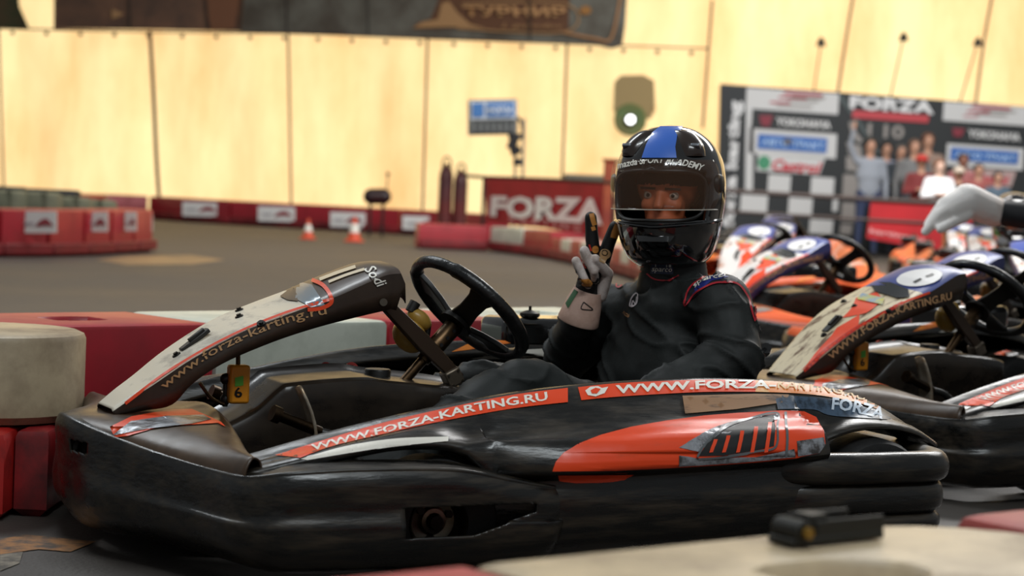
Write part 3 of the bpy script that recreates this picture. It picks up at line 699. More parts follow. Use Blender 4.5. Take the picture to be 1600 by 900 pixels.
caps=[(Kv(-.86,.09,.17),Kv(-.86,-.09,.17),.115,.115,0),(Kv(-.88,0,.20),Kv(-.90,0,.38),.135,.145,0,(1.15,.85),KL),
 (Kv(-.895,0,.36),Kv(-.905,0,.50),.15,.12,0,(1.25,.85),Vector((shL-shR).normalized())),
 (shR,shL,.066,.072,0),(Kv(-.905,.03,.52),Kv(-.905,0,.60),.10,.062,0),(Kv(-.905,.0,.58),head_c-Vector((0,0,.09)),.062,.06,2),
 (shL,elL,.076,.064,0),(elL,haL,.062,.05,0),(shR,elR,.070,.060,0),(elR,elR.lerp(wrR,.80),.060,.042,0),(elR.lerp(wrR,.8),Q(908,470,-.12),.032,.028,0),
 (Kv(-.84,.10,.18),Q(815,605,.15),.092,.068,0),(Q(815,605,.15),Kv(.02,.20,.15),.064,.045,0),(Kv(-.84,-.10,.18),Q(752,606,-.14),.092,.066,0),(Q(752,606,-.14),Kv(.02,-.20,.15),.062,.045,0),
 (Kv(.02,.20,.12),Kv(.11,.20,.18),.040,.032,2),(Kv(.02,-.20,.12),Kv(.11,-.20,.18),.040,.032,2),
 # head: skull, brow, cheeks, nose, chin
 (head_c+Vector((0,0,.035))-fd*.02,head_c+Vector((0,0,.03))+fd*.015,.084,.078,2),
 (head_c+fd*.045+Vector((0,0,.012)),head_c+fd*.045-Vector((0,0,.045)),.056,.048,1),
 (head_c+fd*.088+Vector((0,0,.018))+fy*.030,head_c+fd*.088+Vector((0,0,.018))-fy*.030,.014,.014,1),
 (head_c+fd*.080-Vector((0,0,.022))+fy*.032,head_c+fd*.080-Vector((0,0,.022))-fy*.032,.019,.019,1),
 (head_c+fd*.100+Vector((0,0,.010)),head_c+fd*.116-Vector((0,0,.026)),.0085,.013,1),
 (head_c+fd*.060-Vector((0,0,.075)),head_c+fd*.065-Vector((0,0,.06)),.035,.040,2)]
body=organic('body',caps,.0065,[SUIT,SKIN,BALA],dr,smooth=5,origin=DO)
# balaclava limits of the face, cloth folds
me=body.data
for p in me.polygons:
    c=p.center+DO; r=c-head_c
    if r.length<.16 and r.dot(fd)>-.1 and r.z>-.12:
        face=(r.dot(fd)>.0 and -.058<r.z<.026 and abs(r.dot(fy))<.074)
        p.material_index=1 if face else 2
NN=[v.normal.copy() for v in me.vertices]
for v,nn in zip(me.vertices,NN):
    c=v.co+DO; r=c-head_c
    if r.z<-.17:
        k=noise.noise(c*7)+.6*noise.noise(Vector((c.x*16,c.y*16,c.z*9))); q=1-abs(noise.noise(Vector((c.x*9+3,c.y*9,c.z*14+c.x*8)))*2)
        v.co+=nn*(.006*k+.010*(max(0,q)**4))
for s in(1,-1):
    b=MB(); c=head_c+fd*.0905+fy*s*.030+Vector((0,0,.0)); b.ball(c-DO-fd*.004,.0125,14); e=b.build('eye',mat('eye_white','c9b2a0',.25),body)
    b=MB(); b.ball(c-DO+fd*.0045,(.0055,.0055,.0055),12); b.build('iris',mat('eye_brown','1d120d',.15),e)
    b=MB(); b.tube([c-DO+fd*.012+Vector((0,0,.016))+fy*x for x in(-.018,-.006,.008,.019)],.003,6); b.build('eyebrow',mat('brow_brown','3a2016',.8),body)
helm,vis=make_helmet(dr,hc,fd,HSH,VIS,pitch=math.radians(1),roll=math.radians(2))
bh=bvh_of([helm]); 
decal('crown_stripe',[poly2([(1003,247),(1010,226),(1020,207),(1032,198),(1067,198),(1058,212),(1055,230),(1057,247)])],bh,mat('blue_stripe','3d6fd0',.3,coat=.5),helm,.0018,step=5)
bv=bvh_of([vis]); decal('visor_lettering',textpx('mazda SPORT ACADEMY',[(966,264),(995,258),(1030,255),(1065,259),(1098,268)],10.5,shear=.25,bold=.022),bv,WHT,vis,.0016,step=5)
decal('helmet_mark',[ribbon([(1003,270),(1018,262),(1026,268)],2)],bh,mat('grey_edge','6a6e70',.3),helm,.002)
# collar, piping, patches
b=MB(); nk=Kv(-.905,.0,.60); rings=[]
for h_,r_ in((-.045,.088),(-.02,.080),(.015,.074),(.03,.072),(.031,.066)):
    rings.append([nk-DO+Vector((math.cos(t)*r_*1.05,math.sin(t)*r_,h_+.008*math.cos(t))) for t in [2*PI*i/28 for i in range(28)]])
b.ring(rings,caps=False); colr=b.build('collar',SUIT,dr,solid=.006)
bb=bvh_of([body,colr])
def bd(n,x,m,e=.0022,par=None): return decal(n,x,bb,m,par or body,e,step=5,maxd=6)
bd('shoulder_panel',[poly2([(1072,472),(1076,456),(1090,440),(1112,430),(1138,428),(1160,434),(1150,442),(1128,440),(1104,448),(1084,466)])],mat('suit_panel','1a1b24',.55))
lp=bd('shoulder_patch',[poly2([(1083,462),(1088,447),(1108,432),(1136,428),(1138,434),(1112,440),(1094,454)])],BLUEP,.0034)
bd('patch_lettering',textpx('sparco',[(1089,454),(1102,443),(1134,436)],7.5,bold=.02,shear=.2),WHT,.005)
bd('piping',[ribbon([(1109,405),(1128,408),(1118,425),(1094,438),(1078,452),(1071,470),(1074,476),(1090,456),(1120,443),(1150,444),(1166,462),(1172,480),(1178,502)],2.6),ribbon([(1148,418),(1162,440),(1176,470),(1180,500)],2.4)],PIPE,.004)
bd('shoulder_patch',[poly2([(964,443),(968,431),(985,421),(1002,417),(996,424),(980,433)])],BLUEP,.0034)
bd('piping',[ribbon([(1008,416),(990,420),(972,430),(963,444),(968,450),(984,438),(1004,424)],2.4),ribbon([(1012,428),(1025,437),(1048,438),(1060,430)],2.2)],PIPE,.004)
bd('chest_logo',[ribbon([(985,478),(988,466),(996,459),(997,470),(992,478),(985,478)],2),ribbon([(988,480),(990,470),(994,476),(996,464)],1.6)],mat('pale_thread','b9aeb0',.6),.003)
bd('chest_lettering',textpx('mazda',[(974,489),(982,497)],6,bold=.01),mat('tan_thread','a8764a',.6),.003)
bd('collar_label',[poly2([(1017,414),(1052,416),(1052,429),(1018,428)])],mat('navy_label','202742',.5),.003)
bd('collar_lettering',textpx('sparco',[(1020,427),(1050,428)],8,shear=.2),WHT,.0045)
# ---- gloves
GD=mat('glove_black','0a0a0a',.6); GO=mat('glove_orange','c8843a',.6); GW=mat('glove_white','dccfc8',.65,col2='b5a49a',scale=40); GT=mat('glove_tan_cuff','c9a898',.6,col2='a98674',scale=12); GG=mat('glove_green','2f5a34',.6)
hnd=lambda x,y,l:Q(x,y,l)
gc=[(hnd(910,468,-.12),hnd(926,416,-.11),.026,.027,0),(hnd(926,466,-.115),hnd(938,418,-.11),.024,.024,0),
 (hnd(929,412,-.11),hnd(925,372,-.108),.0175,.0165,0),(hnd(925,372,-.108),hnd(923,340,-.106),.0165,.0148,0),
 (hnd(941,412,-.11),hnd(951,380,-.100),.0178,.0166,0),(hnd(951,380,-.100),hnd(961,355,-.090),.0166,.0155,0),
 (hnd(917,408,-.10),hnd(913,392,-.066),.0125,.0120,1),(hnd(913,392,-.066),hnd(928,424,-.058),.0120,.0112,1),(hnd(928,424,-.058),hnd(930,438,-.078),.0108,.010,1),
 (hnd(907,424,-.10),hnd(900,408,-.070),.0118,.0112,1),(hnd(900,408,-.070),hnd(914,438,-.062),.0112,.0102,1),(hnd(914,438,-.062),hnd(919,446,-.084),.010,.0095,1),
 (hnd(938,462,-.10),hnd(950,428,-.072),.0165,.0140,1),(hnd(950,428,-.072),hnd(930,405,-.054),.0138,.0122,1)]
glove=organic('glove',gc,.0024,[GD,GW],dr,smooth=3,origin=DO)
b=MB(); a=hnd(903,503,-.13); c=hnd(919,452,-.105); ax=(c-a).normalized(); b.lathe(a-DO,ax,[(.050,0),(.0515,.004),(.049,.02),(.044,.05),(.037,.075),(.034,.085),(.032,.085),(.036,.06),(.046,.02),(.048,.002)],n=36,closed=True); cuff=b.build('cuff',GT,glove)
bg_=bvh_of([glove]); bc=bvh_of([cuff])
def gd(n,x,m,e=.0012,bv_=None,par=None): return decal(n,x,bv_ or bg_,m,par or glove,e,step=3,maxd=6)
gd('finger_patch',[ribbon([(924,334),(927,346),(929,352)],7,2),ribbon([(926,354),(928,360)],6,2)],GO)
gd('finger_patch',[ribbon([(966,352),(961,364),(959,372)],11,2)],GO)
gd('palm_patch',[ell2(945,397,9,8),poly2([(936,402),(945,396),(950,402),(944,412),(936,408)])],mat('glove_tan','c8a070',.6)); gd('palm_patch',[ell2(930,390,5,6)],GO); gd('palm_ring',[ribbon([(945+4*math.cos(t),395+4*math.sin(t)) for t in np.linspace(0,6.3,14)],1.3,2)],GD,.0022)
gd('finger_seam',[ribbon([(904,392),(908,405),(916,420)],2.2),ribbon([(921,382),(924,392)],2.4)],RED,.0016)
gd('palm_heel',[poly2([(900,420),(897,436),(906,447),(922,449),(937,443),(940,430),(936,428),(930,440),(915,440),(904,432)])],GD,.0014)
gd('palm_patch',[poly2([(906,436),(918,436),(926,441),(922,447),(910,446)])],GO,.0024)
decal('cuff_mark',[ribbon([(912,472),(908,482),(918,484),(926,484),(921,479),(912,472)],1.6,3)],bc,GD,cuff,.0012,step=4,maxd=6)
decal('cuff_band',[poly2([(884,474),(898,452),(904,456),(888,482)])],bc,GG,cuff,.0014,step=4,maxd=6)
# left glove on the lap, hidden behind the pod
g2=[(haL,haL+Vector(KH)*.07,.030,.026,0)]+[(haL+Vector(KH)*.06+Vector((0,0,.018-.012*i)),haL+Vector(KH)*.115+Vector((0,0,.010-.012*i))-Vector(KL)*.02,.0105,.0095,0) for i in range(4)]+[(haL+Vector(KH)*.03+Vector((0,0,.02)),haL+Vector(KH)*.085-Vector(KL)*.035+Vector((0,0,.02)),.013,.0105,0)]
organic('glove',g2,.003,[GD],dr,smooth=2,origin=DO)
# ================================================================== HALL
FLOORM=mat('worn_asphalt','403b37',.62,col2='57514b',scale=.55,mixlo=.35,mixhi=.7,bump=.25,bscale=90,rvar=.12)
b=MB(); b.grid(np.array([[(-30,-3,0),(30,-3,0)],[(-30,48,0),(30,48,0)]])); struct(b.build('floor',FLOORM))
def floor_patch(name,pts,m,lab,cat='marking'):
    bm=poly2(pts); 
    for v in bm.verts: p=G(v.co.x,v.co.y,.002); v.co=Vector(p)
    me=bpy.data.meshes.new(name); bm.to_mesh(me); bm.free(); me.materials.append(m); o=bpy.data.objects.new(name,me); COL.objects.link(o); return tag(o,lab,cat)
floor_patch('floor_marking',[(0,842),(40,835),(150,846),(110,862),(60,858),(0,866)],mat('worn_orange_paint','a5703c',.7,col2='4d4036',scale=14,mixlo=.4,mixhi=.6),'worn orange paint band on the asphalt below the red barrier at lower left')
floor_patch('floor_marking',[(0,866),(36,862),(30,880),(0,892)],mat('pale_paint','8a8070',.7,col2='4d463e',scale=18,mixlo=.4,mixhi=.6),'small pale paint patch on the asphalt in the lower left corner')
floor_patch('floor_marking',[(150,406),(200,400),(300,399),(352,406),(300,413),(200,414)],mat('pale_track_patch','a08058',.5,col2='6a5845',scale=1.5),'pale patch on the far track beside the curved red barrier')  # paler tone laid over the far track floor
# translucent tent wall
TENT=bpy.data.materials.new('tent_fabric'); TENT.use_nodes=True; nt=TENT.node_tree; N=nt.nodes; L=nt.links; N.clear()
out=N.new('ShaderNodeOutputMaterial'); mx=N.new('ShaderNodeMixShader'); df=N.new('ShaderNodeBsdfDiffuse'); tl=N.new('ShaderNodeBsdfTranslucent'); mx.inputs[0].default_value=.72
tc=N.new('ShaderNodeTexCoord'); mp=N.new('ShaderNodeMapping'); mp.inputs['Scale'].default_value=(1,1,.30); n1=N.new('ShaderNodeTexNoise'); n1.inputs['Scale'].default_value=.9; n1.inputs['Detail'].default_value=7; n1.inputs['Roughness'].default_value=.62
cr=N.new('ShaderNodeValToRGB'); cr.color_ramp.elements[0].position=.28; cr.color_ramp.elements[1].position=.62; cr.color_ramp.elements[0].color=lin('e9bd84'); cr.color_ramp.elements[1].color=lin('fde6b4')
L.new(tc.outputs['Object'],mp.inputs[0]); L.new(mp.outputs[0],n1.inputs[0]); L.new(n1.outputs[0],cr.inputs[0]); L.new(cr.outputs[0],df.inputs[0]); L.new(cr.outputs[0],tl.inputs[0]); L.new(df.outputs[0],mx.inputs[1]); L.new(tl.outputs[0],mx.inputs[2]); L.new(mx.outputs[0],out.inputs[0])
wp=[(-26,42),(-14,37),(W(0,300,35)[0],35),(W(1107,300,31)[0],31.2),(8,32.5),(16,33.5),(26,35)]
wx=np.array([p[0] for p in wp]); wy=np.array([p[1] for p in wp])
rows=[]
for z in np.linspace(0,11,34):
    rows.append([(x,float(np.interp(x,wx,wy))+.05*math.sin(x*2.1+z*.3)+.03*math.sin(x*5.3+z*1.1)+.04*noise.noise(Vector((x*.8,0,z*.9))),z) for x in np.linspace(-26,26,260)])
b=MB(); b.grid(np.array(rows)); tw=struct(b.build('wall_back',TENT))
def wall_D(px): 
    x=W(px,200,32)[0]; return float(np.interp(x,wx,wy))
SEAM=mat('seam_rope','5a4030',.8)
seams=[[(-3,0),(0,120),(6,300)],[(234,48),(240,150),(244,240),(249,318)],[(450,50),(452,150),(455,322)],[(668,60),(664,200),(660,338)],[(886,66),(882,180),(878,285)],[(1113,0),(1106,90),(1098,200)],[(1334,-10),(1322,60),(1308,152)],[(1553,-20),(1538,60),(1524,165)]]
for i,sm in enumerate(seams):
    b=MB(); b.tube([tuple(W(x,y,wall_D(x)-.22)) for x,y in sm],.035 if i==1 else .02,6,sub=3); struct(b.build('trim_%d'%(i+1),SEAM))
b=MB(); b.tube([tuple(W(x,y,wall_D(x)-.20)) for x,y in [(-10,44),(240,50),(450,52),(668,60),(886,68),(1106,76)]],.014,6,sub=3); struct(b.build('trim_9',SEAM))
b=MB()
for x in list(range(20,1100,53)): 
    y=np.interp(x,[0,240,450,668,886,1100],[47,52,56,64,72,80])+4; p=Vector(W(x,y,wall_D(x)-.21)); b.cone(p,p+Vector((0,-.03,0)),.035,n=10)
struct(b.build('trim_10',mat('eyelet_dark','4a3526',.7)))
def flat(name,shape,D,m,parent=None,lab=None,cat=None,group=None,th=0,step=0):
    """a flat thing standing at distance D: outline in photo pixels, real thickness th"""
    bm=join2(shape) if isinstance(shape,(list,tuple)) else shape
    Df=D if callable(D) else (lambda x:D)
    for v in bm.verts: v.co=Vector(W(v.co.x,v.co.y,Df(v.co.x)))
    if th: 
        r=bmesh.ops.extrude_face_region(bm,geom=bm.faces[:]); 
        for g in r['geom']:
            if isinstance(g,bmesh.types.BMVert): g.co.y+=th
    bmesh.ops.recalc_face_normals(bm,faces=bm.faces[:])
    me=bpy.data.meshes.new(name); bm.to_mesh(me); bm.free(); me.materials.append(m); o=bpy.data.objects.new(name,me); COL.objects.link(o)
    if parent: o.parent=parent; 
    if parent: o.matrix_parent_inverse=Matrix.Identity(4); o.location=-mw(parent).translation
    return tag(o,lab,cat,group)
def quad(x0,y0,x1,y1,sl=0,sk=0): return poly2([(x0,y0),(x1,y0+sl*(x1-x0)),(x1+sk,y1+sl*(x1-x0)),(x0+sk,y1)])
# hanging banners high on the tent
BB=mat('brown_banner','6a4a35',.7,col2='4a3528',scale=2); GB=mat('grey_brown_banner','6c695e',.7,col2='4f473c',scale=1.5); PL=mat('plaque_brown','5f3c24',.7); TI=mat('tan_print','a57d52',.7)
bn=thing('hanging_banner','long brown cloth banner hung high on the tent left of the lettered one','banner',tuple(W(235,0,33.2)))
flat('cloth',poly2([(85,-80),(388,-80),(376,49),(230,46),(84,45)]),33.3,BB,bn,th=.02)
flat('print',[poly2([(300,-80),(388,-80),(366,46),(330,46)])],33.26,mat('banner_rust','6e4428',.7),bn); flat('print',[poly2([(175,14),(194,22),(175,30)])],33.26,TI,bn)
flat('fold_line',[ribbon([(200,-60),(203,46)],3),ribbon([(318,-60),(325,46)],3)],33.25,mat('fold_dark','2a2019',.7),bn)
bn=thing('hanging_banner','long grey banner hung high on the tent with tan tournament lettering on a brown plaque','banner',tuple(W(690,0,32.2)))
flat('cloth',poly2([(388,-80),(984,-80),(977,40),(972,72),(955,76),(930,70),(800,64),(560,56),(376,50)]),lambda x:wall_D(x)-.34,GB,bn,th=.02)
flat('plaque',[poly2([(668,-60),(892,-60),(888,50),(700,44),(646,46),(650,36),(672,30),(690,-10)])],lambda x:wall_D(x)-.38,PL,bn)
flat('print',[poly2([(690,5),(702,2),(715,20),(735,38),(760,44),(700,42),(645,44),(660,34),(684,30)]),ribbon([(722,6),(885,6),(884,50),(715,44)],2.5)],lambda x:wall_D(x)-.41,TI,bn)
flat('lettering',textpx('ТУРНИР',[(722,25),(884,26)],16,bold=.03,shear=-.1),lambda x:wall_D(x)-.44,mat('tan_lettering','b98a5a',.7),bn)
flat('lettering',textpx('L gorodov',[(784,45),(880,46)],9,shear=.3),lambda x:wall_D(x)-.44,TI,bn)
flat('print',[ribbon([(880,50),(930,60),(956,58),(972,-20)],4)],lambda x:wall_D(x)-.41,mat('banner_orange_line','a5774e',.7),bn); flat('print',[ell2(915,16,9,7)],lambda x:wall_D(x)-.41,mat('print_amber','9a6a35',.7),bn)
flat('fold_line',[ribbon([(x,-60),(x+2,y)],2.6) for x,y in((446,52),(573,56),(826,66))],lambda x:wall_D(x)-.46,mat('fold_dark','2a2019',.7),bn)
bn=thing('hanging_banner','dark green banner at the far upper left corner of the tent','banner',tuple(W(10,0,33.8)))
flat('cloth',poly2([(-80,-80),(22,-80),(30,10),(46,46),(-80,44)]),34,mat('green_banner','2c3a1c',.7,col2='4a3a20',scale=2),bn,th=.02)
# scoreboard on its mast
DKM=mat('dark_metal','2b2a2b',.5,metal=.5)
sb=thing('scoreboard','small blue and white lap board on a mast in front of the tent','scoreboard',tuple(G(810,367)*0+np.array(W(810,300,26.5))*np.array([1,1,0])))
sx=lambda x,y,D=26.5: Vector(W(x,y,D))-sb.location
flat('board',quad(731,156,808,211,-.02),26.5,mat('board_grey','6d706c',.5),sb,th=.25)
flat('title_panel',quad(735,159,806,187,-.02),26.47,mat('board_white','d7dce0',.5),sb)
flat('lettering',[quad(738,161,756,183,-.02),quad(760,160,804,183,-.02)],26.45,mat('board_blue','3c6ea8',.5),sb)
flat('lettering',textpx('ФОРЗА',[(763,179),(802,178)],13,bold=.02),26.43,mat('board_white','d7dce0',.5),sb)
flat('digit_window',quad(737,191,806,207,-.02),26.47,mat('board_dark','26282a',.4),sb)
flat('digit_bar',[quad(740+i*10,192,743+i*10,206,-.02) for i in range(7)],26.45,mat('board_bar','8d8f8c',.5),sb)
for x in(804,816):
    b=MB(); b.cone(sx(x+3,185),sx(x,300),.018,n=8); b.cone(sx(x,300),Vector((sx(x,300).x,sx(x,300).y,0)),.018,n=8); b.build('mast',mat('mast_grey','8e887c',.5,metal=.4),sb)
b=MB(); b.tube([sx(806,182),sx(814,190),sx(818,212)],.02,6); b.box(sx(806,213),(.20,.12,.07)); b.build('bracket',DKM,sb)
b=MB(); b.box(sx(802,222),(.12,.14,.20),Matrix.Rotation(.3,3,'Y')); b.box(sx(806,236),(.14,.12,.10),Matrix.Rotation(-.4,3,'Y')); b.box(sx(809,253),(.12,.12,.09)); b.build('camera_unit',DKM,sb,bevel=.01)
# cylinders
for (x,y0,y1,w_,lab) in((694,250,352,11,'left one of two tall dark red gas cylinders by the tent wall'),(717,260,354,11,'right one of two tall dark red gas cylinders by the tent wall')):
    D=27.2; p=Vector(W(x,y1,D)); h_=float(W(x,y0,D)[2]); r_=w_/FPX*D
    t=thing('gas_cylinder',lab,'cylinder',(p.x,p.y,0),0,'dark red gas cylinders'); b=MB()
    b.lathe((0,0,0),(0,0,1),[(.001,0),(r_,0),(r_,h_*.78),(r_*.9,h_*.86),(r_*.5,h_*.92),(r_*.3,h_*.93),(r_*.3,h_*.96),(.001,h_*.96)],n=24); b.build('tank',mat('cylinder_red','64231f',.45,col2='40262c',scale=3),t)
    b=MB(); b.tube([(-r_*.6,0,h_*.90),(-r_*.5,0,h_*1.0),(0,0,h_*1.04),(r_*.5,0,h_*1.0),(r_*.6,0,h_*.90)],.012,6); b.build('handle',DKM,t)
t=thing('air_compressor','small round dark red and black machine with thin antenna by the tent','machine',(float(W(590,345,29)[0]),29,0),0)
def ro(x,y,D=29): p=Vector(W(x,y,D)); return p-t.location
b=MB(); b.cone(ro(580,307),ro(599,307),.115,n=20); b.ball(ro(580,307),.115,14); b.ball(ro(599,307),.115,14); b.build('tank',mat('maroon_black','3a1518',.4,col2='17181c',scale=3),t)
for x in(579,599): b=MB(); b.cone(ro(x,318),Vector((ro(x-2,358).x,0,0)),.02,n=8); b.build('leg',DKM,t)
b=MB(); b.cone(ro(604,300),ro(606,275),.010,n=6); b.ball(ro(606,272),.03,10); b.build('antenna',DKM,t)
# floodlight, stain patch, grey crate, rust column
fl_y=wall_D(985)-.22; t=thing('floodlight','round green-rimmed lamp glowing white on the tent wall above the helmet','lamp',tuple(W(985,187,fl_y)),0)
b=MB(); b.cone((0,.05,0),(0,.20,0),.04,n=12); b.build('wall_mount',DKM,t)
b=MB(); b.lathe((0,.1,0),(0,-1,0),[(.001,0),(.22,0),(.25,.05),(.22,.08),(.10,.06),(.001,.05)],n=32); b.build('shade',mat('green_shade','5d7040',.7,col2='6d6a3a',scale=3),t)
b=MB(); b.lathe((0,-.0,0),(0,-1,0),[(.08,-.04),(.09,.06),(.075,.06),(.065,-.02)],n=24,closed=True); b.build('lamp_ring',DKM,t)
b=MB(); b.ball((0,-.03,0),.065,16); b.build('bulb',mat('lamp_glow','ffffff',.3,emit='ffffff',estr=4),t)
flat('wall_patch',poly2([(958,172),(960,128),(970,118),(1005,117),(1022,126),(1024,172),(1016,186),(965,184)]),wall_D(990)-.12,mat('brown_canvas','9a8357',.8),None,'tan canvas patch on the tent above the green lamp','patch',th=.01)
b=MB(); p=Vector(W(915,273,26.8)); b.box((0,0,float(p.z)/2),(.52,.5,float(p.z))); b.box((0,0,float(p.z)-.06),(.56,.54,.12)); o=b.build('storage_box',mat('grey_crate','5d5648',.7),None,bevel=.02); o.location=(p.x,p.y,0); tag(o,'grey box standing behind the right end of the red lettered banner','box')
b=MB(); p=Vector(W(955,250,25.6)); b.ring([[(x*.085,y*.085,z) for x,y in((-1,-1),(1,-1),(1,1),(-1,1))] for z in(0,float(p.z))]); b.box((0,0,float(p.z)),(.22,.22,.03)); o=b.build('post',mat('rust_red','7c2c1c',.6,col2='9a4a24',scale=3),None,bevel=.01); o.location=(p.x,p.y,0); tag(o,'rust red square post right of the red banner, behind the helmet','post')
# red logo banner on a rail
RB=mat('red_banner','a81626',.5,col2='8c1220',scale=2)
Df=lambda x: 25.4+(x-757)/190*(-2.6)
t=thing('rail_banner','red banner with big white lettering on a rail at the track edge','banner',(float(W(760,345,25.4)[0]),25.4,0),0)
bm=poly2([(758,278),(850,281),(944,286),(938,372),(850,356),(759,348)]); cut(bm,20); flat('cloth',bm,Df,RB,t,th=.01)
flat('lettering',textpx('FORZA',[(765,338),(800,341),(860,345),(941,352)],33,bold=.045,h2=42),lambda x:Df(x)-.04,mat('banner_white','ece6e0',.6),t)
flat('lettering',textpx('K A R T I N G',[(795,346),(850,353),(907,362)],9,bold=.015,h2=11),lambda x:Df(x)-.04,mat('banner_pink','d89a98',.6),t)
b=MB(); rp=[Vector(W(x,y,Df(x)+.03))-t.location for x,y in((726,274),(757,277),(850,280),(960,286))]; b.tube(rp,.02,8,sub=2); b.build('rail',DKM,t)
for p in(rp[1],rp[3]): b=MB(); b.cone((p.x,p.y,0),p,.02,n=8); b.build('post',DKM,t)
# ---- barriers
REDP=mat('red_barrier_plastic','a5202c',.42,col2='7d1a20',scale=2.5,mixlo=.45,mixhi=.8,rvar=.1,bump=.05,bscale=10)
REDB=mat('dull_red_plastic','96242a',.55,col2='6e1c20',scale=2)
WHP=mat('dirty_white_plastic','c9cdbf',.42,col2='9aa092',scale=3,mixlo=.45,mixhi=.75,rvar=.1)
BEI=mat('grimy_cream_plastic','b3a184',.48,col2='5c4631',scale=4.5,mixlo=.40,mixhi=.78,rvar=.12,bump=.08,bscale=12)
PGR=mat('pale_green_plastic','6a6d58',.6,col2='4a4c3c',scale=3)
def barrier(p0,p1,wd,z0,z1,m,lab,group=None,slot=True,slotc=.5,round_end=True,round0=False,name='barrier_block',bev=.018):
    """block from p0 to p1 (ground centre line); round end at p1, oval recess in the top"""
    p0=Vector((p0[0],p0[1],0)); p1=Vector((p1[0],p1[1],0)); d=(p1-p0); Ln=d.length; rz=math.atan2(d.y,d.x); h=wd/2
    def plan(inset):
        pts=[]; hh=h-inset; n=12
        if round_end: 
            for i in range(n+1): a=-PI/2+PI*i/n; pts.append((Ln-h+math.cos(a)*hh,math.sin(a)*hh))
        else: pts+=[(Ln-inset,-hh),(Ln-inset,hh)]
        for k in(.66,.33): pts.append((Ln*k,hh))
        if round0:
            for i in range(n+1): a=PI/2+PI*i/n; pts.append((h+math.cos(a)*hh,math.sin(a)*hh))
        else: pts+=[(inset,hh),(inset,-hh)]
        for k in(.33,.66): pts.append((Ln*k,-hh))
        return pts
    rings=[[(x,y,z0) for x,y in plan(bev)],[(x,y,z0+bev) for x,y in plan(0)],[(x,y,z1-bev) for x,y in plan(0)],[(x,y,z1-bev*.3) for x,y in plan(bev*.3)],[(x,y,z1) for x,y in plan(bev)]]
    base=plan(bev); b=MB(); fs=True
    if slot:
        cx=Ln*slotc; rx=min(Ln*.17,.11); ry=wd*.16
        def el(k,z):
            out=[]
            for x,y in base: a=math.atan2(y/h,(x-Ln/2)/(Ln/2)); out.append((cx+math.cos(a)*rx*k,math.sin(a)*ry*k,z))
            return out
        rings+=[el(1.08,z1),el(1,z1-.008),el(.92,z1-.07)]
    b.ring(rings); o=b.build(name,m); o.location=p0; o.rotation_euler=(0,0,rz); return tag(o,lab,'barrier',group)
def P2(px,py,z): g=G(px,py,z); return np.array([g[0],g[1]])
# row right behind the kart (two layers)
dirb=np.array([.74,.68]); dirb/=np.hypot(*dirb); nb=np.array([-dirb[1],dirb[0]])
s0=P2(20,512,.40)+nb*.245
def sb_at(px):
    # distance along the row where the top front edge crosses column px
    best=min(np.arange(-.6,3.2,.005),key=lambda s:abs(proj((*(s0-nb*.215+dirb*s),.40))[0]-px)); return best
cuts=[sb_at(12),sb_at(338),sb_at(607),sb_at(792)]+[sb_at(792)+.62]
labs=[('red',REDP,'red barrier block with an oval recess, behind the kart nose'),('white',WHP,'pale white barrier block behind the lettered front panel'),('red',REDP,'red barrier block behind the steering wheel'),('white',WHP,'white barrier block between the steering wheel and the raised elbow')]
for i,(c_,m,lab) in enumerate(labs):
    a=s0+dirb*(cuts[i]+.006); c=s0+dirb*(cuts[i+1]-.006)
    barrier(a,c,.43,.205,.40,m,lab,'upper barrier blocks behind the kart',round_end=False,bev=.014)
    barrier(a,c,.43,.0,.20,REDB if i%2 else WHP,['white lower barrier block beneath the red one behind the kart nose','dull red lower barrier block beneath the white one behind the lettered panel','white lower barrier block beneath the red one behind the steering wheel','dull red lower barrier block beneath the white one left of the raised elbow'][i],'lower barrier blocks behind the kart',slot=False,round_end=False,bev=.014)
# left stack against the kart nose
e1=P2(148,520,.40); cL=np.array([-1.055,4.82]); pL=np.array([-1.80,4.82])
barrier(pL,cL+np.array([.052,0]),.44,.205,.41,BEI,'grimy cream barrier block with rounded end, top of the stack at the left edge','left barrier stack',slot=False)
barrier(pL-np.array([0,.06]),np.array([-1.115,4.76]),.44,.0,.20,mat('worn_red_plastic','b0201c',.4,col2='3a1312',scale=5,mixlo=.5,mixhi=.72,rvar=.1),'bright worn red barrier block under the cream one, cut by the left frame edge','left barrier stack',slot=False,round_end=False)
barrier(np.array([-1.11,4.82]),cL+np.array([.02,.0]),.40,.0,.20,mat('dark_worn_red_plastic','8e1f22',.4,col2='2a1312',scale=5,mixlo=.45,mixhi=.7,rvar=.1),'dark scuffed red barrier block between the left frame edge and the kart nose','left barrier stack',slot=False,round_end=False)
# foreground row
f0=P2(370,914,.40); f1=P2(1600,792,.40); fd_=(f1-f0)/np.hypot(*(f1-f0)); fn_=np.array([fd_[1],-fd_[0]])
def fs_at(px): return min(np.arange(-1,2,.004),key=lambda s:abs(proj((*(f0+fd_*s),.40))[0]-px))
fc=[fs_at(-60),fs_at(735),fs_at(1490),fs_at(1490)+.9]
for i,(m,lab,re) in enumerate([(REDB,'red barrier block at the bottom edge left of the cream one',False),(BEI,'blurred cream barrier block along the bottom edge with a dark recess',True),(mat('dusty_red_plastic','9c4640',.55,col2='7c3834',scale=3),'dusty red barrier block at the lower right corner',False)]):
    a=f0+fn_*.225+fd_*(fc[i]+(.004 if i!=2 else -.10)); c=f0+fn_*.225+fd_*(fc[i+1]-.004)
    if i==2: a=a+fd_*.11
    barrier(a,c,.45,0,.40,m,lab,'foreground barrier blocks',round_end=re,slot=(i==1),slotc=.42)
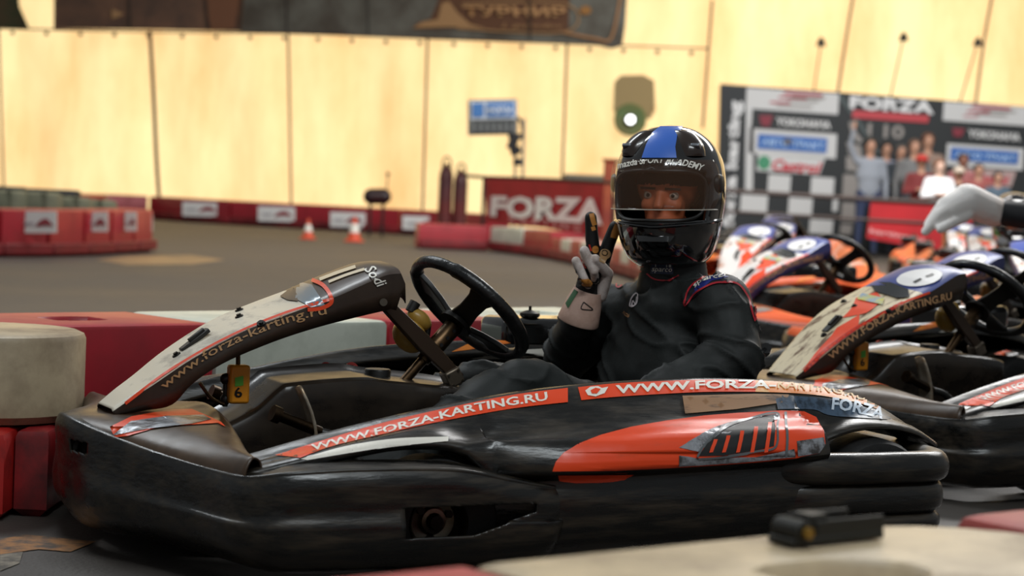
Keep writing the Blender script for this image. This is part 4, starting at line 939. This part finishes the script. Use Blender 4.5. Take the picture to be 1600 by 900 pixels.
# clamp lying on it
cc=P2(1292,834,.41); ca=math.atan2(fd_[1],fd_[0])
cl=thing('steel_clamp','dark steel channel with a bolt lying on the cream foreground barrier','clamp',(cc[0],cc[1],.401),ca)
CLM=mat('clamp_steel','16150f',.6,metal=.2)
b=MB(); b.box((0,0,.006),(.155,.040,.010)); b.build('base_plate',CLM,cl,bevel=.002)
b=MB(); b.box((.02,-.016,.018),(.115,.006,.022)); b.box((.0,.016,.020),(.10,.006,.028)); b.build('channel_flange',CLM,cl,bevel=.002)
b=MB(); b.cone((-.060,-.022,.018),(-.060,.02,.018),.014,n=16); b.box((-.03,.0,.026),(.03,.03,.02)); b.build('bolt',CLM,cl,bevel=.002)
b=MB(); b.cone((-.060,-.024,.018),(-.060,-.030,.018),.007,n=12); b.build('bolt_tip',mat('brass_tip','8a6a2a',.4,metal=.6),cl)
# far barriers
def chain(pts,n,wd,h,mats_,labf,group,signs=(),z0=0,low=True):
    P=[np.array(p) for p in spline([tuple(p) for p in pts],12)]; P=np.array(P); d=np.r_[0,np.cumsum(np.hypot(*(P[1:]-P[:-1]).T))]
    S=np.linspace(0,d[-1],n+1); X=np.c_[np.interp(S,d,P[:,0]),np.interp(S,d,P[:,1])]
    for i in range(n):
        a,c=X[i],X[i+1]; u=(c-a)/np.hypot(*(c-a)); nn=np.array([-u[1],u[0]]); nn=nn if nn[1]>0 else -nn
        m=mats_[i%len(mats_)]
        o=barrier(a+nn*wd/2+u*.025,c+nn*wd/2-u*.025,wd,z0,h,m,labf(i),group,slot=False,round_end=False,bev=.02)
        if low:
            b=MB(); Ln=np.hypot(*(c-a)); sgn=-1 if nn@np.array([-u[1],u[0]])>0 else 1
            b.box((Ln/2,sgn*(wd/2+.02),.07),(Ln*.98,.05,.10)); l_=b.build('kerb_strip',REDB,o,bevel=.015)
fp=[P2(x,y,0) for x,y in((120,340),(200,340),(300,347),(400,353),(560,362),(660,368),(760,376))]
barr_lab=['red far barrier block behind the left track corner, first from the left','red far barrier block with the leftmost far white sign','red far barrier block just right of the leftmost far sign','red far barrier block with the second far white sign','red far barrier block behind the left traffic cone','red far barrier block with the sign behind the right traffic cone','red far barrier block below the round machine','red far barrier block with the fourth far white sign','red far barrier block at the foot of the gas cylinders']
chain(fp,9,.4,.37,[REDP],lambda i:barr_lab[i],'far red barrier blocks')
def signboard(x0,y0,x1,y1,lab,D,group,sl=.03):
    t=thing('sign_board',lab,'sign',tuple(W((x0+x1)/2,(y0+y1)/2,D)),0,group)
    flat('board',quad(x0,y0,x1,y1,sl),D,mat('sign_white','d9d6d2',.6),t,th=.03)
    w_=x1-x0; h_=y1-y0
    flat('print',[band([(x0+w_*.45,y0+h_*.62),(x0+w_*.6,y0+h_*.38),(x0+w_*.75,y0+h_*.36),(x0+w_*.9,y0+h_*.62)],[(x0+w_*.45,y0+h_*.72),(x0+w_*.6,y0+h_*.66),(x0+w_*.75,y0+h_*.64),(x0+w_*.9,y0+h_*.72)])],D-.03,mat('sign_red_print','8e3038',.6),t)
    flat('print',[quad(x0+w_*.12,y0+h_*.5,x0+w_*.38,y0+h_*.62)],D-.03,mat('sign_grey_print','a9a4a8',.6),t)
for x0,y0,x1,y1,lab in((285,315,343,337,'small white sign on the far red barrier, leftmost of the track-edge row'),(403,322,461,345,'small white sign on the far red barrier left of the traffic cones'),(516,331,571,354,'small white sign on the far red barrier behind the right cone'),(629,337,690,358,'small white sign on the far red barrier left of the gas cylinders')):
    g=G((x0+x1)/2,np.interp((x0+x1)/2,[120,300,400,560,660,760],[340,347,353,362,368,376])); signboard(x0,y0,x1,y1,lab,g[1]-.17,'white signs on the far barrier')
g=G(205,340); signboard(170,309,226,326,'white sign on the far barrier behind the curved corner barrier',g[1]-.1,'white signs on the far barrier')
BL=[P2(x,y,0) for x,y in((650,388),(760,392),(860,405),(950,425),(1010,443),(1035,452))]
chain(BL[:3],3,.4,.30,[REDP,WHP,REDP],lambda i:['red near-track barrier block left of the white one below the banner','white barrier block below the left end of the red banner','red barrier block below the middle of the red banner'][i],'barrier blocks below the banner')
chain(BL[2:],12,.35,.25,[REDP,WHP],lambda i:('red' if i%2==0 else 'white')+' block of the striped curved barrier behind the raised hand, '+['first','second','third','fourth','fifth','sixth','seventh','eighth','ninth','tenth','eleventh','twelfth','thirteenth','fourteenth','fifteenth','sixteenth'][i]+' from the left','striped curved barrier blocks')
IS=[P2(x,y,0) for x,y in((-90,402),(0,402),(100,401),(185,397),(238,393))]
isl=['outermost left','with the large sign','between its two biggest signs','with the second sign','with the two narrow signs','at the rounded end']
chain(IS,6,.35,.41,[REDP],lambda i:'red block of the curved corner barrier at left, '+isl[i],'curved corner barrier blocks')
for x0,y0,x1,y1,lab,gx,gy in((31,330,88,364,'large white sign on the curved corner barrier at left',60,402),(133,331,168,362,'white sign on the curved corner barrier, second from the left',150,399),(195,331,213,361,'narrow white sign on the curved corner barrier, third from the left',204,396),(221,332,238,361,'narrow white sign nearest the rounded end of the corner barrier',232,392)):
    signboard(x0,y0,x1,y1,lab,G(gx,gy)[1]-.06-(.10 if x0>180 else .03),'white signs on the corner barrier',0)
# worn blocks and tyres heaped inside the corner
tyre_spots=[(8,19.2,'worn pale green barrier block heaped inside the left corner, at the frame edge'),(62,19.4,'worn pale green barrier block heaped inside the left corner, second from the edge'),(112,19.9,'worn pale green barrier block heaped inside the left corner, third from the edge'),(150,20.4,'worn pale green barrier block heaped inside the left corner, nearest the rounded end')]
for i,(px,D,lab) in enumerate(tyre_spots):
    p=W(px,320,D); zt=float(W(px,[297,300,308,312][i],D)[2])
    barrier((p[0]-.22,p[1]),(p[0]+.20,p[1]+.08),.4,0,zt,PGR,lab,'worn blocks heaped in the corner',round_end=True,slot=False,bev=.05)
for i,(px,py,D,lab) in enumerate([(10,296,20.6,'old black tyre lying on the heap at the left frame edge'),(48,299,20.9,'old black tyre lying on the heap above the large sign'),(95,301,21.6,'old black tyre lying on the heap above the second sign')]):
    p=Vector(W(px,py,D)); R0=.21
    for k in range(1):
        b=MB(); b.lathe((0,0,0),(0,0,1),[(R0*.55,-.05),(R0*.9,-.06),(R0,-.03),(R0,.03),(R0*.9,.06),(R0*.55,.05),(R0*.5,0)],n=28,closed=True); o=b.build('tyre',RUB); o.location=(p.x,p.y,p.z-.03); tag(o,lab,'tyre','old tyres on the corner heap')
    b=MB(); hz=p.z-.10; b.lathe((0,0,0),(0,0,1),[(.12,0),(.13,.03),(.13,hz-.03),(.12,hz),(.001,hz)],n=20); o=b.build('tyre_stack_core',mat('tyre_stack_grey','3a3a34',.8)); o.name='barrel'; o.location=(p.x,p.y,0); tag(o,lab.replace('old black tyre lying on','dark grey barrel under the tyre of'),'barrel','barrels under the old tyres')
# cones
for x,y,h_,lab in((481,374,30,'orange traffic cone with white band, left of the pair on the far track'),(553,378,37,'orange traffic cone with white band, right of the pair on the far track')):
    g=G(x,y); hh=h_/FPX*g[1]; t=thing('traffic_cone',lab,'cone',(g[0],g[1],0),0,'traffic cones on the far track'); r0=hh*.30
    CO=mat('cone_orange','d8502c',.5); b=MB(); b.box((0,0,.012),(r0*2.7,r0*2.7,.024)); b.build('base',CO,t,bevel=.01)
    b=MB(); b.lathe((0,0,.02),(0,0,1),[(.001,0),(r0,0),(r0*.15,hh),(.001,hh)],n=24); b.build('cone_body',CO,t)
    b=MB(); b.lathe((0,0,.02),(0,0,1),[(r0*.72+.003,hh*.33),(r0*.40+.003,hh*.70),(r0*.38,hh*.70),(r0*.70,hh*.33)],n=24,closed=True); b.build('white_band',WHT,t)
# ---- sponsor backdrop
SD=31.0; sw=thing('sponsor_wall','black and white backdrop with sponsor logos and checkers behind the parked karts','backdrop',(float(W(1400,300,SD)[0]),SD,0))
INK=mat('backdrop_black','1c1e1e',.6); PW=mat('backdrop_white','c9c6c2',.6); PW2=mat('backdrop_grey','8f8780',.6); LW=mat('ink_white','d8d5d2',.6)
def sf(n,s_,k,m): return flat(n,s_,SD-.012*k,m,sw)
flat('board',poly2([(1126,131),(1310,144),(1480,157),(1720,176),(1720,420),(1330,400),(1120,388)]),SD,INK,sw,th=.12)
S=.068
def row(x0,y0,x1,y1,base=1165,sl=S): return poly2([(x0,y0),(x1,y0+(x1-x0)*sl),(x1-2,y1+(x1-x0)*sl),(x0-2,y1)])
sf('lettering',textpx('forza karting',[(1152,356),(1163,158)],24,bold=.05),1,LW)
sf('white_field',[row(1167,137,1311,172),row(1166,172,1178,300),row(1172,198,1308,239)],1,PW)
sf('logo_print',[row(1226,143,1286,147),row(1218,150,1262,153),row(1204,158,1236,161)],2,mat('logo_red','b0505a',.6)); sf('logo_print',[row(1238,148,1290,152),row(1230,154,1280,157),row(1214,162,1270,165)],2,PW2)
sf('black_field',[row(1176,170,1310,200)],2,INK); sf('logo_print',[poly2([(1186,180),(1208,180),(1202,198),(1190,196)])],3,mat('logo_dark_red','7e2230',.6)); sf('lettering',textpx('YOKOHAMA',[(1212,196),(1298,202)],13,bold=.05),3,PW)
BLU=mat('backdrop_blue','2f62a8',.6)
sf('blue_field',[row(1185,209,1293,232)],2,BLU); sf('lettering',textpx('АВТО ТРАКТ',[(1190,227),(1287,234)],11,bold=.03),3,mat('pale_blue','a9c4e4',.6)); sf('logo_print',[ell2(1231,221,7,6)],4,mat('logo_grey','5a5a66',.6))
sf('logo_field',[poly2([(1184,240),(1289,248),(1280,273),(1182,267)])],2,PW); sf('logo_print',[ell2(1194,254,10,11)],3,mat('logo_green','3f8a62',.6)); sf('lettering',textpx('Castrol',[(1206,266),(1283,272)],18,bold=.03,shear=.25),4,mat('logo_bright_red','c8303c',.6))
for (x0,y0,x1,y1) in((1201,272,1236,300),(1268,276,1304,304),(1158,302,1200,332),(1233,308,1270,336),(1197,336,1233,358),(1266,342,1302,364),(1302,308,1310,330)): sf('check',[row(x0,y0,x1,y1)],2,PW)
for (x0,y0,x1,y1) in((1318,272,1344,306),(1316,316,1342,346),(1314,350,1332,366)): sf('check',[row(x0,y0,x1,y1)],2,PW2)
sf('lettering',textpx('FORZA',[(1327,170),(1459,179)],21,bold=.05),1,LW); sf('red_field',[row(1333,172,1452,184)],2,mat('backdrop_red','b83a40',.6))
sf('lettering',textpx('I 10',[(1355,214),(1412,218)],22,bold=.03),1,PW2)
sf('print',[ribbon([(1330,190),(1334,206),(1345,222)],8),poly2([(1322,222),(1345,228),(1350,262),(1340,262),(1326,240)]),poly2([(1322,244),(1330,246),(1346,268),(1322,266)])],1,PW2)
sf('print',[ribbon([(1312,150),(1345,196),(1372,240)],6)],1,mat('print_slate','47504e',.6))
sf('white_field',[row(1475,159,1640,188),row(1480,224,1600,258)],1,PW); sf('logo_print',[row(1520,164,1580,168),row(1512,172,1548,175),row(1506,180,1530,182)],2,mat('logo_red','b0505a',.6)); sf('logo_print',[row(1534,170,1588,173),row(1524,176,1574,179)],2,PW2)
sf('logo_print',[poly2([(1488,200),(1508,201),(1502,214),(1490,213)])],3,mat('logo_dark_red','7e2230',.6)); sf('lettering',textpx('YOKOHAMA',[(1512,215),(1594,221)],13,bold=.05),3,PW)
sf('blue_field',[row(1486,230,1592,250)],2,BLU); sf('lettering',textpx('АВТО ТРАКТ',[(1492,246),(1586,253)],10,bold=.03),3,mat('pale_blue','a9c4e4',.6))
sf('logo_field',[poly2([(1500,262),(1588,268),(1580,292),(1498,286)])],2,mat('backdrop_pinkish','b59a94',.6)); sf('lettering',textpx('Castrol',[(1524,284),(1576,289)],15,bold=.03,shear=.25),3,mat('logo_bright_red','c8303c',.6))
for xt,yt,xb,yb,lab in((1283,66,1271,146,'thin black spot lamp on a stalk above the sponsor wall, leftmost of three'),(1412,58,1391,152,'thin black spot lamp on a stalk above the sponsor wall, middle of three'),(1528,66,1499,162,'thin black spot lamp on a stalk above the sponsor wall, rightmost of three')):
    a=Vector(W(xt,yt,SD-.2)); c=Vector(W(xb,yb,SD+.05)); t=thing('spot_lamp',lab,'lamp',tuple(c),0,'stalk lamps above the sponsor wall'); a-=t.location
    b=MB(); b.cone((0,0,0),a,.012,n=8); b.build('stalk',SEAM,t); b=MB(); b.lathe(a-Vector((0,0,.06)),(0,0,1),[(.001,0),(.075,0),(.06,.06),(.03,.12),(.001,.14)],n=16); b.build('lamp_head',BLK2,t)
# red banner on the spectators' rail
RD=26.; t=thing('rail_banner','plain red banner on the spectators rail in front of the sponsor wall','banner',(float(W(1410,350,RD)[0]),RD,0))
bm=poly2([(1361,314),(1472,318),(1520,322),(1516,392),(1445,388),(1354,372)]); flat('cloth',bm,RD,mat('bright_red_banner','b01c22',.5,col2='9c181e',scale=2),t,th=.01)
flat('lettering',textpx('karting.ru',[(1358,366),(1442,380)],10,bold=.02),RD-.02,mat('banner_pink','d89a98',.6),t)
def tr_(x,y,D=RD): return Vector(W(x,y,D))-t.location
b=MB(); b.tube([tr_(1130,298),tr_(1300,308),tr_(1480,318),tr_(1640,328)],.03,8,sub=2); b.build('rail',mat('brown_rail','3a2820',.6),t)
b=MB(); b.tube([tr_(1130,330),tr_(1300,340),tr_(1640,360)],.02,8,sub=2); b.build('rail',mat('brown_rail','3a2820',.6),t)
for x in(1478,1600): p=tr_(x,312+(x-1300)*.06); b=MB(); b.cone((p.x,p.y,0),p,.025,n=8); b.build('post',mat('wood_post','8a5a30',.6),t)
# ---- spectators
def person(px,top,D,label,shirt,trouser,hair,skin='b98a70',face=0,arms='down',cap=None,vox=.022,lean=0):
    hd=W(px,top,D); h_=float(hd[2]); x=float(hd[0]); t=thing('person',label,'person',(x,D,0),face,'spectators by the sponsor wall'); s=h_/1.72
    V=lambda a,b_,c: Vector((a*s,b_*s,c*s))
    F=Matrix.Rotation(face,3,'Z'); c=[]
    def cp(a,b_,r0,r1,mi,*e): c.append((V(*a),V(*b_),r0*s,r1*s,mi)+e)
    cp((0,0,1.58),(0,-.01,1.62),.085,.092,0,(.85,1)); cp((0,-.085,1.57),(0,-.09,1.56),.02,.02,0); cp((0,0,1.40),(0,0,1.52),.055,.052,0)
    cp((0,0,.98),(0,0,1.18),.135,.14,1,(1.2,.8),(1,0,0)); cp((0,0,1.18),(0,0,1.32),.15,.12,1,(1.35,.8),(1,0,0)); cp((-.17,0,1.38),(.17,0,1.38),.062,.062,1)
    for q in(-1,1):
        cp((q*.09,0,.90),(q*.11,-.01,.48),.095,.062,2); cp((q*.11,-.01,.48),(q*.12,.01,.08),.060,.042,2); cp((q*.12,.02,.04),(q*.13,-.13,.035),.040,.032,3)
        if arms=='up' or (arms=='oneup' and q<0): sh,el,ha=(q*.19,0,1.38),(q*.30,-.03,1.60),(q*.26,-.05,1.86)
        elif arms=='folded': sh,el,ha=(q*.19,0,1.38),(q*.27,-.04,1.12),(q*-.02,-.20,1.16)
        elif arms=='rail': sh,el,ha=(q*.19,0,1.38),(q*.26,-.10,1.14),(q*.16,-.30,1.02)
        else: sh,el,ha=(q*.19,0,1.38),(q*.25,.02,1.10),(q*.25,-.06,.84)
        cp(sh,el,.052,.042,1); cp(el,ha,.041,.030,1 if arms!='up' else 0); hv=np.array(ha)+(np.array(ha)-np.array(el))*.30; cp(ha,tuple(hv),.034,.026,0)
    organic('body',c,vox*s,[mat('skin_'+skin,skin,.6),mat('cloth_'+shirt,shirt,.8),mat('cloth_'+trouser,trouser,.8),mat('shoe_dark','1a1818',.6)],t,smooth=2)
    b=MB(); b.ball(V(0,.018,1.635),(.098*s,.105*s,.095*s),18)
    b.v=[v if v[2]>1.60*s or v[1]>-.01 else (v[0]*.8,max(v[1],-.0),v[2]) for v in b.v]; b.build('hair',mat('hair_'+hair,hair,.7),t)
    if cap:
        b=MB(); b.ball(V(0,.01,1.66),(.106*s,.112*s,.08*s),18); b.box(V(0,-.13,1.65),(.14*s,.10*s,.012*s)); b.build('cap',mat('cap_'+cap,cap,.7),t)
    return t
person(1361,216,29.2,'person in grey top and jeans raising one arm, leftmost by the sponsor wall','8d9096','2c3550','241c18',arms='oneup')
person(1386,222,30.6,'person in pale blue shirt and blue jeans beside the grey-topped one','a3a9bd','323c5e','1e1815',arms='down')
person(1409,226,30.3,'person in dark clothes between the pale blue shirt and the grey jacket','2e3338','23262c','4a4542',arms='folded')
person(1430,218,29.2,'person in grey jacket standing right of the one in dark clothes','6c6a68','33353a','5a4034',arms='down')
person(1451,208,30.0,'tall person in tan top right of the grey jacket by the sponsor wall','8c7466','3c3a3c','5a3628',arms='down')
person(1441,243,27.7,'person in red hat and dark jacket behind the red banner','6e2422','1e1e20','1a1513',arms='folded',cap='b02a20')
person(1469,250,26.4,'brown-haired person in a white long-sleeved top behind the red banner','e6e4e2','1c1c20','7a5038','d8b09a',arms='folded')
person(1499,262,26.7,'person in black jacket with pale cap beside the white-topped one','15161a','202024','caa98c',arms='rail',cap='c4b2a0')
person(1506,240,28.8,'dark-haired person in pinkish top behind the black jacket','a0605e','33303a','3a2620',skin='8a5a48')
person(1530,256,28.2,'person in dull red shirt at the right of the spectators','93504a','2b2b33','2a1e1a',arms='folded')
person(1560,268,27.6,'person in blue grey jacket near the right frame edge','4c5a66','20242a','1e1b1a',arms='rail')
# ---- second and further karts
def recolor(root,table):
    for o in [root]+list(root.children_recursive):
        if o.type!='MESH': continue
        key=o.name.split('.')[0]
        for nm,frm,to in table:
            if nm==key and any(m==frm for m in o.data.materials):
                o.data=o.data.copy()
                for i,m in enumerate(o.data.materials):
                    if m==frm: o.data.materials[i]=to
def drop(root,names):
    for o in list(root.children_recursive):
        try: k=o.name.split('.')[0]
        except ReferenceError: continue
        if k in names:
            for c in list(o.children_recursive): bpy.data.objects.remove(c)
            bpy.data.objects.remove(o)
def place(o,x,y,deg): o.location=(x,y,0); o.rotation_euler=(0,0,math.radians(180+deg))
# blank variant of the panel graphics: caps lettering and blue top with oval, authored on the first kart
ST2=mat('striped_panel_sticker','d9c9a8',.36,col2='6a4a30',scale=10,stretch=(1,4,1),mixlo=.52,mixhi=.62); BLT=mat('blue_panel_sticker','3a4a8c',.35)
v2=[decal('panel_lettering',textpx('WWW.FORZA-KARTING.RU',[(262,608),(300,580),(350,550),(410,522),(460,504),(585,482)],15,h2=17,bold=.025),bpp,mat('tan_caps_ink','c09468',.5),PN,.003,step=6),
 decal('panel_stripe',[ribbon([(196,631),(250,590),(310,552),(380,516),(450,488)],5)],bpp,RED,PN,.0026),
 decal('panel_sticker',[poly2([(190,630),(250,582),(305,540),(360,512),(330,540),(250,592)]),poly2([(330,520),(400,478),(440,466),(430,482),(370,510)])],bpp,ORG,PN,.0018),
 decal('panel_number_oval',[ell2(530,437,46,13,30,-.30)],bpp,mat('oval_white','e4e2e0',.4),PN,.0034,step=5),
 decal('number_dash',[ribbon([(508,448),(526,440)],3),ribbon([(538,436),(556,430)],3)],bpp,BLK2,PN,.0048,step=4),
 decal('panel_window',[poly2([(438,466),(452,450),(474,440),(486,462),(470,478),(450,480)])],bpp,mat('dark_window','25282a',.2),PN,.0046),
 decal('panel_label',[poly2([(396,482),(418,470),(434,480),(412,494)])],bpp,mat('pale_blue_label','8aa0b8',.4,col2='c9c24a',scale=30),PN,.0046)]
k2=copy_tree(kart); 
for o in v2: bpy.data.objects.remove(o)          # those belong to the other karts only
pan2=[c for c in k2.children if c.name.startswith('front_panel')][0]
for c in list(pan2.children):
    if c.name.split('.')[0] in('panel_signature','bolt_ring') or (c.name.split('.')[0]=='panel_lettering' and len(c.data.materials) and c.data.materials[0]==TAN) or (c.name.split('.')[0]=='panel_sticker' and c.data.materials[0].name in('panel_brown_sticker','grey_blue_window','cream_stripe')) or (c.name.split('.')[0] in('panel_stripe','panel_sticker') and c.data.materials[0]==ORG and len(c.data.vertices)<200 and c.data.vertices[0].co.z>.52):
        bpy.data.objects.remove(c)
recolor(k2,[('front_panel',CREAM,ST2),('front_panel',TOPB,BLT)])
k2['label']='parked black kart with blue-topped lettered front panel, right behind the first kart'; k2['group']='karts'
place(k2,1.172,6.13,36)
# third kind: orange pods, white panel
BGO=mat('orange_pod_plastic','dd5a24',.38,col2='b8441c',scale=4,mixlo=.5,mixhi=.8); BGW=mat('white_panel_plastic','d9d4d0',.35,col2='b0683c',scale=5,mixlo=.55,mixhi=.62); BLS=mat('blue_side_plastic','343c74',.35)
BUMPG=BLK
k3=copy_tree(k2)
recolor(k3,[('front_panel',ST2,BGW),('front_panel',PANB,BLS),('nose_fairing',BROWNP,BGO)])
k3['label']='parked kart with white panel top and orange nose, right behind the blue-topped one'
place(k3,1.80,8.29,36)
ko=copy_tree(k3); drop(ko,{'pontoon_sticker','patch_sticker','transponder_box','overflow_tank','fuel_hose','column_box','pedal','pedal_shaft','brake_hose','grommet','panel_bracket'})
recolor(ko,[('side_pod',BLK,BGO)])
spots=[(1.32,9.72,40,"parked orange kart just right of the driver's shoulder, nearest of the orange ones"),
 (1.5,12.95,66,'parked orange kart right behind the nearest orange one'),
 (1.95,15.2,76,'parked orange kart in the second far row, beside the helmet'),
 (3.75,15.2,76,'parked orange kart in the second far row, near the right edge'),
 (2.25,17.7,76,'parked orange kart in the third far row, nearer the helmet'),
 (4.05,17.7,76,'parked orange kart in the third far row, below the reaching glove'),
 (2.6,20.2,76,'parked orange kart in the last row, below the checkers'),
 (4.4,20.2,76,'parked orange kart in the last row, below the plain red banner')]
for i,(x,y,d,lab) in enumerate(spots):
    o=ko if i==0 else copy_tree(ko); place(o,x,y,d); o['label']=lab; o['group']='karts'
k4=copy_tree(k3); pass; place(k4,2.92,11.5,84); k4['label']='parked kart with blue-topped white panel carrying a masked driver, at the right edge'
# ---- seated driver in the kart at the right edge
d2=thing('person','seated driver in black, green and white helmet at the right edge','person',(2.62+.10*.9,10.55+.90,.10),0)
a84=math.radians(84); h4=Vector((-math.cos(a84),-math.sin(a84),0)); l4=Vector((math.sin(a84),-math.cos(a84),0)); o4=Vector((2.92,11.5,0))
d2.location=o4-h4*.90+Vector((0,0,.10)); D2=d2.location.copy()
k_=lambda f,y,z:o4+h4*f+l4*y+Vector((0,0,z))
hc2=k_(-.90,0,.72)
organic('body',[(k_(-.86,.09,.17),k_(-.86,-.09,.17),.115,.115,0),(k_(-.88,0,.2),k_(-.9,0,.36),.14,.145,0),(k_(-.9,0,.36),k_(-.9,0,.44),.15,.12,0,(1.25,.85),tuple(l4)),(k_(-.9,.17,.47),k_(-.9,-.17,.47),.07,.07,0),(k_(-.9,0,.48),hc2,.07,.07,2),
 (k_(-.9,.19,.47),k_(-.68,.28,.34),.07,.055,0),(k_(-.68,.28,.34),k_(-.44,.14,.50),.055,.04,0),(k_(-.9,-.19,.47),k_(-.68,-.28,.34),.07,.055,0),(k_(-.68,-.28,.34),k_(-.44,-.14,.50),.055,.04,0),(k_(-.44,.14,.50),k_(-.38,.13,.53),.035,.035,2),(k_(-.44,-.14,.50),k_(-.38,-.13,.53),.035,.035,2),
 (k_(-.84,.10,.18),k_(-.46,.15,.34),.09,.066,0),(k_(-.46,.15,.34),k_(0,.2,.15),.064,.045,0),(k_(-.84,-.10,.18),k_(-.46,-.15,.34),.09,.066,0),(k_(-.46,-.15,.34),k_(0,-.2,.15),.064,.045,0),
 (hc2+h4*.045+Vector((0,0,.01)),hc2+h4*.045-Vector((0,0,.045)),.056,.048,1),(hc2+h4*.1,hc2+h4*.114-Vector((0,0,.03)),.009,.013,1)],.012,[SUIT,SKIN,BALA],d2,smooth=3,origin=D2)
h2_,v2_=make_helmet(d2,hc2,h4,HSH,VIS)
bh2=bvh_of([h2_]); c0=proj(tuple(hc2)); sc=FPX/hc2.y
pz=lambda u,v:(c0[0]+u*sc,c0[1]-v*sc)
for q in(-1,1):
    decal('jaw_graphic',[poly2([pz(q*.03,-.12),pz(q*.10,-.075),pz(q*.125,-.02),pz(q*.10,-.13),pz(q*.05,-.155)])],bh2,mat('helmet_white','c9cdd0',.2),h2_,.003,step=4)
    decal('jaw_graphic',[poly2([pz(q*.07,-.105),pz(q*.118,-.03),pz(q*.112,-.085)])],bh2,mat('helmet_green','2f8a48',.2),h2_,.005,step=4)
# ---- person leaning in from the right with an outstretched gloved arm
p3=thing('person','person in black leaning in from the right, reaching with a white glove','person',(2.76,7.35,0))
L3=p3.location.copy(); A=lambda x,y,D:Vector(W(x,y,D))
wr=A(1548,330,7.75); el=A(1640,342,7.7); sh=A(1745,300,7.6)
organic('body',[(sh,el,.075,.062,0),(el,wr,.060,.045,0),(sh,Vector((2.66,7.45,.98)),.15,.14,0),(Vector((2.66,7.45,.98)),Vector((2.76,7.37,.90)),.14,.13,0),
 (Vector((2.76,7.46,.88)),Vector((2.70,7.40,.48)),.095,.062,0),(Vector((2.70,7.40,.48)),Vector((2.80,7.38,.08)),.06,.045,0),(Vector((2.76,7.28,.88)),Vector((2.70,7.20,.48)),.095,.062,0),(Vector((2.70,7.20,.48)),Vector((2.80,7.18,.08)),.06,.045,0),
 (Vector((2.80,7.38,.045)),Vector((2.66,7.36,.04)),.045,.035,2),(Vector((2.80,7.18,.045)),Vector((2.66,7.16,.04)),.045,.035,2),
 (sh+Vector((.06,-.30,.02)),sh+Vector((.0,-.30,-.25)),.07,.05,0),(sh+Vector((.06,0,.03)),sh+Vector((.06,-.30,.02)),.09,.07,0),(sh+Vector((-.02,-.14,.06)),sh+Vector((-.14,-.14,.12)),.06,.055,1),(sh+Vector((-.16,-.14,.14)),sh+Vector((-.20,-.14,.13)),.10,.09,1)],.012,[mat('black_jacket','141519',.7),mat('skin_face','b98a70',.6),mat('shoe_dark','1a1818',.6)],p3,smooth=4,origin=L3)
b=MB(); hcn=sh+Vector((-.15,-.14,.17)); b.ball(hcn-L3,(.105,.10,.095),18); b.build('hair',mat('hair_dark','241c18',.8),p3)
WG=mat('white_glove','f0ece8',.7,col2='cfc0b4',scale=6,mixlo=.5,mixhi=.75)
gcs=[(A(1555,331,7.75),A(1512,314,7.7),.056,.066,0),(A(1512,314,7.7),A(1488,326,7.68),.064,.058,0)]
for i,(ex,ey,mx_,my) in enumerate([(1446,362,1468,336),(1450,350,1470,326),(1456,342,1474,320),(1466,340,1480,322)]):
    dd=7.66+i*.022; gcs+= [(A(1495,318,dd),A(mx_,my,dd-.01),.030,.026,0),(A(mx_,my,dd-.01),A(ex,ey,dd-.01),.026,.017,0)]
gcs.append((A(1510,335,7.66),A(1470,358,7.62),.026,.018,0))
organic('glove',gcs,.006,[WG],p3,smooth=3,origin=L3)
